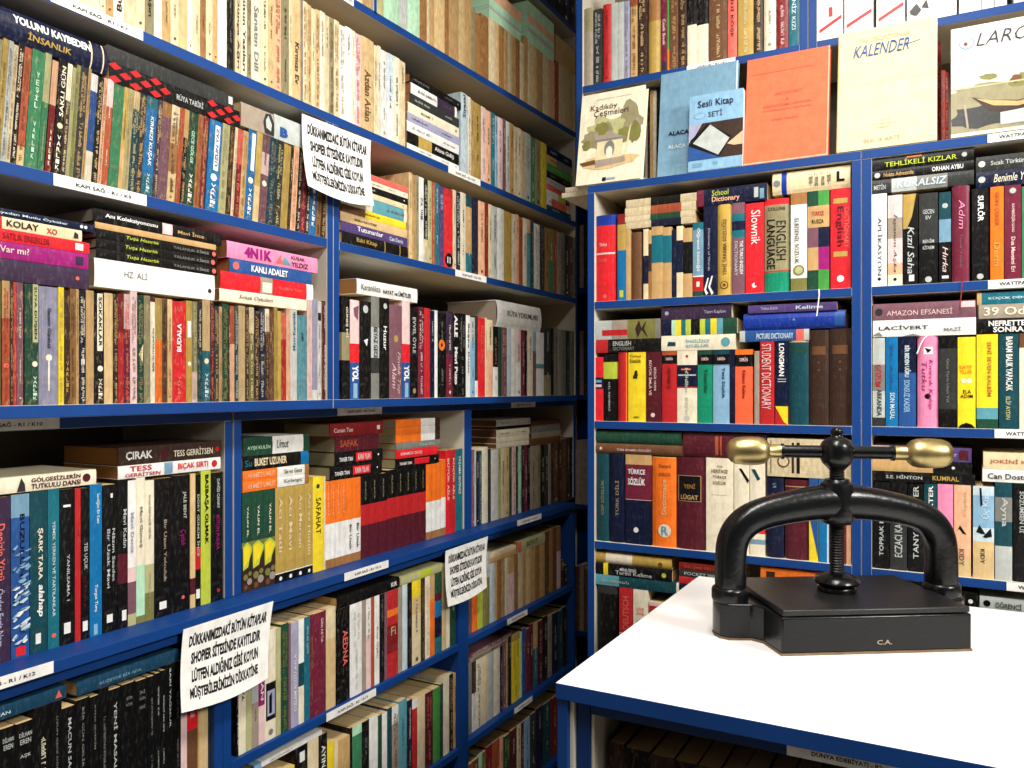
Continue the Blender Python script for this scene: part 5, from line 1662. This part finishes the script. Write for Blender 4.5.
# ------------------------------------------------------------------ display books standing face-out on the dictionary cabinet
def blob(cx, cy, rx, ry, n=18, seed=0, rough=.22):
    r = random.Random(seed); out = []
    for i in range(n):
        t = 2*math.pi*i/n; k = 1+r.uniform(-rough, rough)
        out.append((cx+rx*k*math.cos(t), cy+ry*k*math.sin(t)))
    return out
def display_book(words, blx, brx, top, ybot, th, col, spine=None, polys=(), texts=(), hard=True, ztop=None, lean=None, gloss=True):
    a, b = onY(blx, HOR, ybot), onY(brx, HOR, ybot)
    w = b[0]-a[0]
    ang = math.atan2(YU-th-.001-ybot, .27) if lean is None else lean
    # height from the photographed top edge, allowing for the lean
    h = .25
    for _ in range(6):
        yt = ybot+h*math.sin(ang); h = (onY(top[0], top[1], yt)[2]-ZT)/math.cos(ang)
    C = Buf(); P = Buf(); tc = .0022 if hard else .0008; c = (*pal(col), .05)
    C.box(0, w, 0, tc, 0, h, c); C.box(0, w, th-tc, th, 0, h, c); C.box(0, tc, tc, th-tc, 0, h, (*pal(spine or col), .05), 0, 'fk')
    e = .003 if hard else .0005
    G = [(x, y, z) for y in (tc, th-tc) for z in (e, h-e) for x in (tc, w-e)]
    for q in ((4, 5, 7, 6), (0, 1, 5, 4), (2, 6, 7, 3), (0, 4, 6, 2), (1, 3, 7, 5)): P.face([G[i] for i in q], pal('ivory'), 0, [G[i][1] for i in q])
    k = 0
    for pts, pc in polys:
        k += 1; C.face([(w*min(max(u, 0), 1), -.0002-.00006*k, h*(1-min(max(v, 0), 1))) for u, v in pts], (*pal(pc), .04))
    for t in texts:
        s, u0, u1, v0, v1, tc_ = t[:6]; bold = t[6] if len(t) > 6 else .01; sh = t[7] if len(t) > 7 else 0
        vs, fs, asp = glyphs(s, bold, sh)
        for f in fs: C.face([(w*(u0+(u1-u0)*vs[q][0]), -.0016, h*(1-(v1-(v1-v0)*vs[q][1]))) for q in f], pal(tc_))
    mt = Matrix.Translation((a[0], ybot, ZT+.0003+th*math.sin(ang))) @ Matrix.Rotation(-ang, 4, 'X')
    eo = empty('book', mtx=mt, label=words, cat='book', group='books displayed face-out on the cabinet')
    link('cover', C.mesh('cover', [M['gloss' if gloss else 'print']]), eo); link('page_block', P.mesh('page_block', [M['page']]), eo)
    return eo
r_ = lambda u0, u1, v0, v1: [(u0, v0), (u1, v0), (u1, v1), (u0, v1)]
display_book('cream display book with watercolour of a stone fountain under trees', 575.6, 640, (583, 98), YB+.004, .022, 'ivory', polys=[
    (blob(.52, .45, .42, .17, 26, 1), 'lolive'), (blob(.80, .36, .17, .20, 22, 2), 'khaki'), (blob(.25, .52, .18, .11, 20, 3), 'khaki'), (blob(.45, .40, .12, .06, 20, 31), 'khaki'), (blob(.62, .38, .10, .06, 20, 32), 'lolive'), (blob(.33, .47, .08, .05, 16, 33), 'taupe'), (blob(.7, .5, .1, .08, 16, 34), 'olive'), (blob(.9, .45, .07, .1, 16, 35), 'taupe'),
    (blob(.5, .78, .46, .07, 24, 4, .15), 'ltan'), (blob(.36, .4, .10, .07, 16, 5), 'olive'), (blob(.88, .5, .08, .12, 16, 6), 'olive'), (blob(.13, .57, .07, .06, 14, 16), 'olive'),
    ([(.74, .7), (.79, .45), (.82, .38), (.80, .5), (.78, .7)], 'cream'),
    (r_(.30, .70, .52, .78), 'cream'), ([(.28, .53), (.42, .48), (.5, .44), (.58, .48), (.72, .53)], 'taupe'), (r_(.27, .73, .525, .55), 'gray'),
    (blob(.5, .64, .085, .09, 16, 7, .05), 'gray'), (blob(.5, .68, .05, .07, 14, 8, .08), 'ivory'), ([(.26, .75), (.74, .74), (.76, .80), (.3, .83)], 'taupe'),
    ([(.04, .76), (.28, .74), (.3, .79), (.1, .8)], 'brown'), (r_(.42, .48, .945, .985), 'navy'), (r_(.49, .62, .955, .975), 'lav')],
    texts=[('Kadıköy', .16, .58, .135, .215, 'dbrown', .0), ('Çeşmeleri', .22, .76, .20, .285, 'dbrown', .0), ('Fotoğraf ve resimlerle', .25, .8, .07, .085, 'taupe')])
display_book('steel-blue display book with short dark title, behind the audio book set', 657, 735, (660, 76), YB+.026, .014, 'steel', polys=[
    (r_(.98, 1, 0, 1), 'pblue'), (r_(.2, .7, .895, .9), 'lav')], texts=[('ALACA HÖYÜK', .13, .72, .56, .61, 'navy', .03), ('ALACA HÖYÜK', .13, .65, .69, .735, 'pblue', .02), ('ANKARA', .35, .6, .82, .84, 'lav')])
display_book('light blue audio book set picturing a white tablet and a hand', 688, 742.2, (689, 98), YB+.0015, .016, 'sky', hard=False, lean=math.radians(5), polys=[
    (r_(0, 1, .0, .36), 'sky'), (r_(0, 1, .38, .86), 'dbrown'), ([(0, .38), (.25, .38), (.06, .6), (0, .62)], 'lav'), ([(0, .66), (.12, .62), (.62, .86), (0, .86)], 'blue'),
    ([(.36, .39), (.80, .60), (.58, .85), (.0, .66), (.04, .58)], 'black'), ([(.40, .41), (.76, .62), (.56, .82), (.08, .63)], 'lgray'),
    ([(.72, .69), (.86, .62), (1, .55), (1, .72), (.84, .72)], 'peach'), (blob(.2, .28, .12, .045, 18, 9, .05), 'steel'), (blob(.2, .28, .10, .033, 18, 10, .05), 'sky'), (r_(.08, .26, .9, .95), 'steel'), (r_(.46, .56, .9, .94), 'steel')],
    texts=[('Sesli Kitap', .16, .82, .08, .2, 'navy', .01), ('SETİ', .36, .62, .22, .31, 'navy', .0)])
display_book('orange display book with faint brown typed title', 743.6, 827.6, (746.5, 62.5), YB+.010, .02, 'coral', polys=[(r_(.985, 1, 0, 1), 'peach'), (r_(0, 1, .99, 1), 'peach'), (r_(.06, .8, .155, .16), 'rust')],
    texts=[('ANTONMAT', .36, .68, .355, .385, 'rust', .0), ('&', .5, .53, .42, .44, 'rust'), ('EDEBÎ DÜNYAMIZ HATIRALAR', .22, .8, .465, .49, 'rust'), ('KÜTÜPHANELER YAYINLARI', .22, .8, .51, .53, 'rust'), ('ÖZEL YAYIN', .33, .65, .60, .62, 'rust')], gloss=False)
display_book('pale cream display book with blue handwritten title', 836.3, 937, (841.5, 36), YB+.007, .026, 'parch', polys=[(r_(0, 1, .46, .463), 'ltan'), (r_(.0, .012, 0, 1), 'tan'), ([(.7, .185), (.85, .165), (.85, .17), (.72, .192)], 'blue')],
    texts=[('THE COLLECTION OF', .22, .74, .08, .115, 'taupe', .0), ('KALENDER', .16, .73, .135, .235, 'blue', -.0, .35), ('1 9 5 2', .42, .55, .77, .785, 'taupe'), ('İSTANBUL', .38, .6, .80, .815, 'taupe'), ('PLAKET', .4, .55, .83, .845, 'taupe'), ('BEAUX ARTS', .28, .64, .92, .955, 'taupe', .0)], gloss=False)
display_book('white display book picturing a beached rowing boat at right edge', 951, 1062, (951, 32), YB+.008, .028, 'ivory', polys=[
    (r_(0, 1, .0, .5), 'white'), (r_(0, 1, .60, .97), 'khaki'), (blob(.3, .6, .3, .05, 22, 11), 'khaki'), (blob(.75, .57, .22, .07, 22, 12), 'olive'), (blob(.35, .49, .09, .03, 14, 13), 'olive'), (r_(0, 1, .62, .66), 'khaki'), (blob(.3, .84, .32, .10, 22, 14), 'dgray'),
    (blob(.8, .88, .3, .07, 22, 15), 'gray'), (blob(.85, .52, .05, .05, 12, 25), 'dgray'), (blob(.6, .55, .05, .04, 12, 26), 'brown'), (r_(.0, 1, .56, .575), 'lolive'), ([(.2, .66), (.34, .7), (.62, .74), (1, .70), (1, .82), (.62, .86), (.36, .8)], 'dbrown'), ([(.23, .675), (.36, .705), (.62, .75), (1, .715), (1, .74), (.62, .79), (.4, .76)], 'tan'),
    ([(.46, .83), (1, .80), (1, .93), (.46, .94)], 'lgray'), ([(.12, .72), (.14, .72), (.17, .94), (.15, .94)], 'taupe'), (blob(.15, .155, .075, .055, 20, 17, .02), 'steel'), (blob(.15, .155, .062, .045, 20, 18, .02), 'white'), (blob(.14, .16, .02, .02, 10, 19), 'dred')],
    texts=[('LAROUS', .24, .98, .08, .2, 'dgray', -.008, .3)])
for i, (x0, th, pz) in enumerate(((.222, .012, 0), (.232, .0125, .0125))):
    C, P = book_buf(th, .235-i*.02, .175, True, 'ivory', (), (), (), None, False, False, .3, random.Random(i), 'cream', True)
    e = empty('book', mtx=Matrix.Translation((x0, 1.886, ZT+.0007+pz)), label=['cream book, lower of two lying flat beside the fountain book', 'cream book, upper of two lying flat beside the fountain book'][i], cat='book', group='cream books lying in the corner on the cabinet')
    link('cover', C.mesh('cover', [M['worn']]), e); link('page_block', P.mesh('page_block', [M['page']]), e)

# ------------------------------------------------------------------ cast iron book press
PR = math.radians(33)
press = empty('book_press', (.9334, 1.4375, TZ), PR, 'black cast iron book press with brass-ended turning bar on white tabletop', 'press')
def solid(name, bm, mat, parent=press, smooth=True, bev=0, seg=2, ang=35):
    bmesh.ops.recalc_face_normals(bm, faces=bm.faces[:])
    me = bpy.data.meshes.new(name); bm.to_mesh(me); bm.free(); me.materials.append(mat)
    if smooth:
        for p in me.polygons: p.use_smooth = True
        me.set_sharp_from_angle(angle=math.radians(ang))
    o = link(name, me, parent)
    if bev:
        md = o.modifiers.new('cast_edge', 'BEVEL'); md.width = bev; md.segments = seg; md.limit_method = 'ANGLE'; md.angle_limit = math.radians(40)
    return o
def prism(bm, poly, z0, z1):
    a = [bm.verts.new((x, y, z0)) for x, y in poly]; b = [bm.verts.new((x, y, z1)) for x, y in poly]
    bm.faces.new(list(reversed(a))); bm.faces.new(b)
    for i in range(len(poly)): j = (i+1) % len(poly); bm.faces.new((a[i], a[j], b[j], b[i]))
def lathe(bm, prof, n=32, axis='z', origin=(0, 0, 0), mat=None):
    rings = []
    for r, h in prof:
        ring = []
        for i in range(n):
            t = 2*math.pi*i/n; x, y, z = r*math.cos(t), r*math.sin(t), h
            v = Vector((x, y, z)) if axis == 'z' else Vector((z, x, y))
            if mat is not None: v = mat @ v
            ring.append(bm.verts.new(v+Vector(origin)))
        rings.append(ring)
    for a, b in zip(rings, rings[1:]):
        for i in range(n): bm.faces.new((a[i], a[(i+1) % n], b[(i+1) % n], b[i]))
    bm.faces.new(list(reversed(rings[0]))); bm.faces.new(rings[-1])
bx0, bx1, by0, by1 = -.141, .160, -.111, .108
bed = [(bx0, by0), (bx1, by0), (bx1, -.05), (.166, -.032), (.198, -.029), (.211, -.018), (.214, 0), (.211, .018), (.198, .029), (.166, .032), (bx1, .05), (bx1, by1), (bx0, by1), (bx0, .05),
       (-.152, .032), (-.193, .029), (-.205, .018), (-.208, 0), (-.205, -.018), (-.193, -.029), (-.158, -.033), (bx0-.004, -.05)]
bm = bmesh.new(); prism(bm, [(x*1.004, y*1.006) for x, y in bed], 0, .0035); solid('felt_pad', bm, M['felt'], smooth=False)
bm = bmesh.new(); prism(bm, bed, .0035, .058); solid('base', bm, M['iron'], bev=.003, seg=3, ang=30)
bm = bmesh.new(); prism(bm, [(bx0+.002, by0+.001), (bx1-.002, by0+.001), (bx1-.002, by1-.003), (bx0+.002, by1-.003)], .0592, .0685); solid('platen', bm, M['irondull'], bev=.002)
# bar of the maker's worn lettering on the base front
B = Buf()
vs, fs, asp = glyphs('C.A.', .02)
for f in fs: B.face([(.008+.024*vs[q][0], by0-.0006, .014+.007*vs[q][1]) for q in f], pal('taupe'))
tag(link('maker_mark', B.mesh('maker_mark', [M['print']]), press), label='small worn pale lettering on the base front')
# arch: elliptical section swept along the bow
cl = [(-.181, .056, .025, .026), (-.181, .10, .0245, .025), (-.181, .132, .0245, .0245), (-.1785, .153, .025, .0245), (-.169, .173, .0255, .0245), (-.151, .189, .0255, .0245), (-.127, .1985, .0255, .0245), (-.095, .206, .026, .025), (-.06, .212, .0275, .026), (-.03, .2155, .029, .0275), (0, .2165, .030, .0285)]
cl = cl+[(-x, z, a, b) for x, z, a, b in reversed(cl[:-1])]
bm = bmesh.new(); rings = []; N = 24
for i, (x, z, a, b) in enumerate(cl):
    p, q = cl[max(i-1, 0)], cl[min(i+1, len(cl)-1)]
    tx, tz = q[0]-p[0], q[1]-p[1]; L = math.hypot(tx, tz); tx /= L; tz /= L
    nx, nz = -tz, tx
    ring = []
    for k in range(N):
        t = 2*math.pi*k/N; c, s_ = math.cos(t), math.sin(t)
        c = math.copysign(abs(c)**.82, c); s_ = math.copysign(abs(s_)**.82, s_)
        ring.append(bm.verts.new((x+nx*a*c, b*s_, z+nz*a*c)))
    rings.append(ring)
for a, b in zip(rings, rings[1:]):
    for k in range(N): bm.faces.new((a[k], a[(k+1) % N], b[(k+1) % N], b[k]))
bm.faces.new(list(reversed(rings[0]))); bm.faces.new(rings[-1])
ao = solid('arch', bm, M['iron'], ang=60); md = ao.modifiers.new('smooth', 'SUBSURF'); md.levels = 1; md.render_levels = 2
bm = bmesh.new(); lathe(bm, [(.0, .180), (.022, .180), (.027, .184), (.0285, .195), (.0285, .240), (.027, .247), (.021, .250), (.019, .254), (.0, .254)], 32); solid('boss', bm, M['iron'], ao, ang=50)
for sx in (-1, 1):
    bm = bmesh.new(); lathe(bm, [(0, .0565), (.028, .0565), (.0295, .061), (.0295, .074), (.028, .078), (.025, .080), (0, .080)], 32, origin=(sx*.182, 0, 0)); solid('foot_collar', bm, M['iron'], ao, ang=50)
# screw with thread, flange on the platen
pr = [(0, .070), (.0125, .070)]; z = .078
while z < .300: pr += [(.0105, z), (.0128, z+.0022)]; z += .0044
pr += [(.0105, .302), (0, .302)]
bm = bmesh.new(); lathe(bm, pr, 24); sc = solid('screw', bm, M['irondull'], ang=20)
bm = bmesh.new(); lathe(bm, [(0, .0688), (.030, .0688), (.0315, .073), (.029, .0775), (.0275, .079), (.034, .081), (.0365, .0855), (.034, .091), (.024, .095), (.017, .099), (0, .099)], 40); solid('flange', bm, M['iron'], sc, ang=50)
# turning bar
ZBAR = .2987
bar = bmesh.new(); RB = Matrix.Rotation(math.radians(-15.5), 3, 'Z')
lathe(bar, [(0, -.092), (.0106, -.092), (.0106, .092), (0, .092)], 24, 'x', (0, 0, ZBAR), RB)
for sx in (-1, 1): lathe(bar, [(0, sx*.084), (.0132, sx*.084), (.0132, sx*.0885), (0, sx*.0885)], 24, 'x', (0, 0, ZBAR), RB)
bo = solid('turning_bar', bar, M['iron'])
bm = bmesh.new(); lathe(bm, [(0, .270), (.013, .270), (.0165, .274), (.023, .280), (.0265, .288), (.0272, .2987), (.0265, .309), (.023, .316), (.0165, .321), (.010, .324), (.0085, .328), (.0105, .332), (.009, .337), (.004, .340), (0, .340)], 36); solid('hub', bm, M['iron'], bo, ang=60)
for sx in (-1, 1):
    bm = bmesh.new()
    pf = [(0, .0955), (.0115, .0955), (.0115, .114), (.0125, .1155), (.0165, .118), (.0212, .124), (.0236, .133), (.0243, .146), (.0240, .160), (.0222, .173), (.0185, .1815), (.013, .186), (.006, .188), (0, .1882)]
    lathe(bm, [(r, sx*(.089+(h-.0955)*.95)) for r, h in pf], 36, 'x', (0, 0, ZBAR), RB); solid('brass_knob', bm, M['brass'], bo, ang=60)

# shelves run on past the photograph's edges: plain neighbours there
def filler(side, plane, z, s0, s1, H, seed, mat='worn', cols=('cream', 'tan', 'dgreen', 'maroon', 'navy', 'ltan', 'rust', 'teal', 'black', 'ivory', 'olive', 'red')):
    rnd = random.Random(seed); s = s0; k = 0
    while True:
        w = rnd.uniform(.010, .024)
        if s+w > s1: break
        BOOKS.append(dict(side=side, plane=plane, s0=s+.0002, s1=s+w-.0002, z=z(s) if callable(z) else z, h=(H+rnd.uniform(-12, 8))/1000, col=rnd.choice(cols), o=parse([]), lying=False, lean=0,
                          dp=.13, mat=mat, wear=.2, pcol='ltan', hard=False, row='the shelf end', rid=seed, idx=k, n=999, seed=seed+str(k)))
        s += w; k += 1
YL = Y0+BT+.002
warm = ('cream', 'ivory', 'tan', 'ltan', 'cream')
filler('L', UP, ZK8, YL, yl(355)-.001, 196, 'f1', cols=warm); filler('L', UP, ZK7, YL, yl(55)-.001, 196, 'f2', cols=warm)
filler('L', UP, ZK9, YL, onX(-40, HOR, UP)[1]-.02, 163, 'f3'); filler('L', MID, ZK10, YL, onX(-62, HOR, MID)[1]-.003, 170, 'f4')
filler('L', XM-.003, ZK2, YL, onX(-46, HOR, XM)[1]-.003, 225, 'f5', 'gloss'); filler('L', XLO-.012, ZB, YL, onX(-61, HOR, XLO-.012)[1]-.003, 196, 'f6', 'gloss', ('black', 'black', 'dgray'))
xr = xc0+.80-BT-.002
for z, sd, a in ((ZE1, 'f7', 1037), (ZE2, 'f8', 1037), (ZE3, 'f9', 1037), (ZE4, 'f10', 1037)): filler('B', PB, z, onY(a, HOR, PB)[0]+.001, xr, 200, sd, 'gloss')
filler('B', PU, ZU, onY(1037, HOR, PU)[0]+.001, ux2-BT-.002, 245, 'f11', 'gloss', ('white', 'ivory', 'pblue', 'lgray'))
build_books(300)
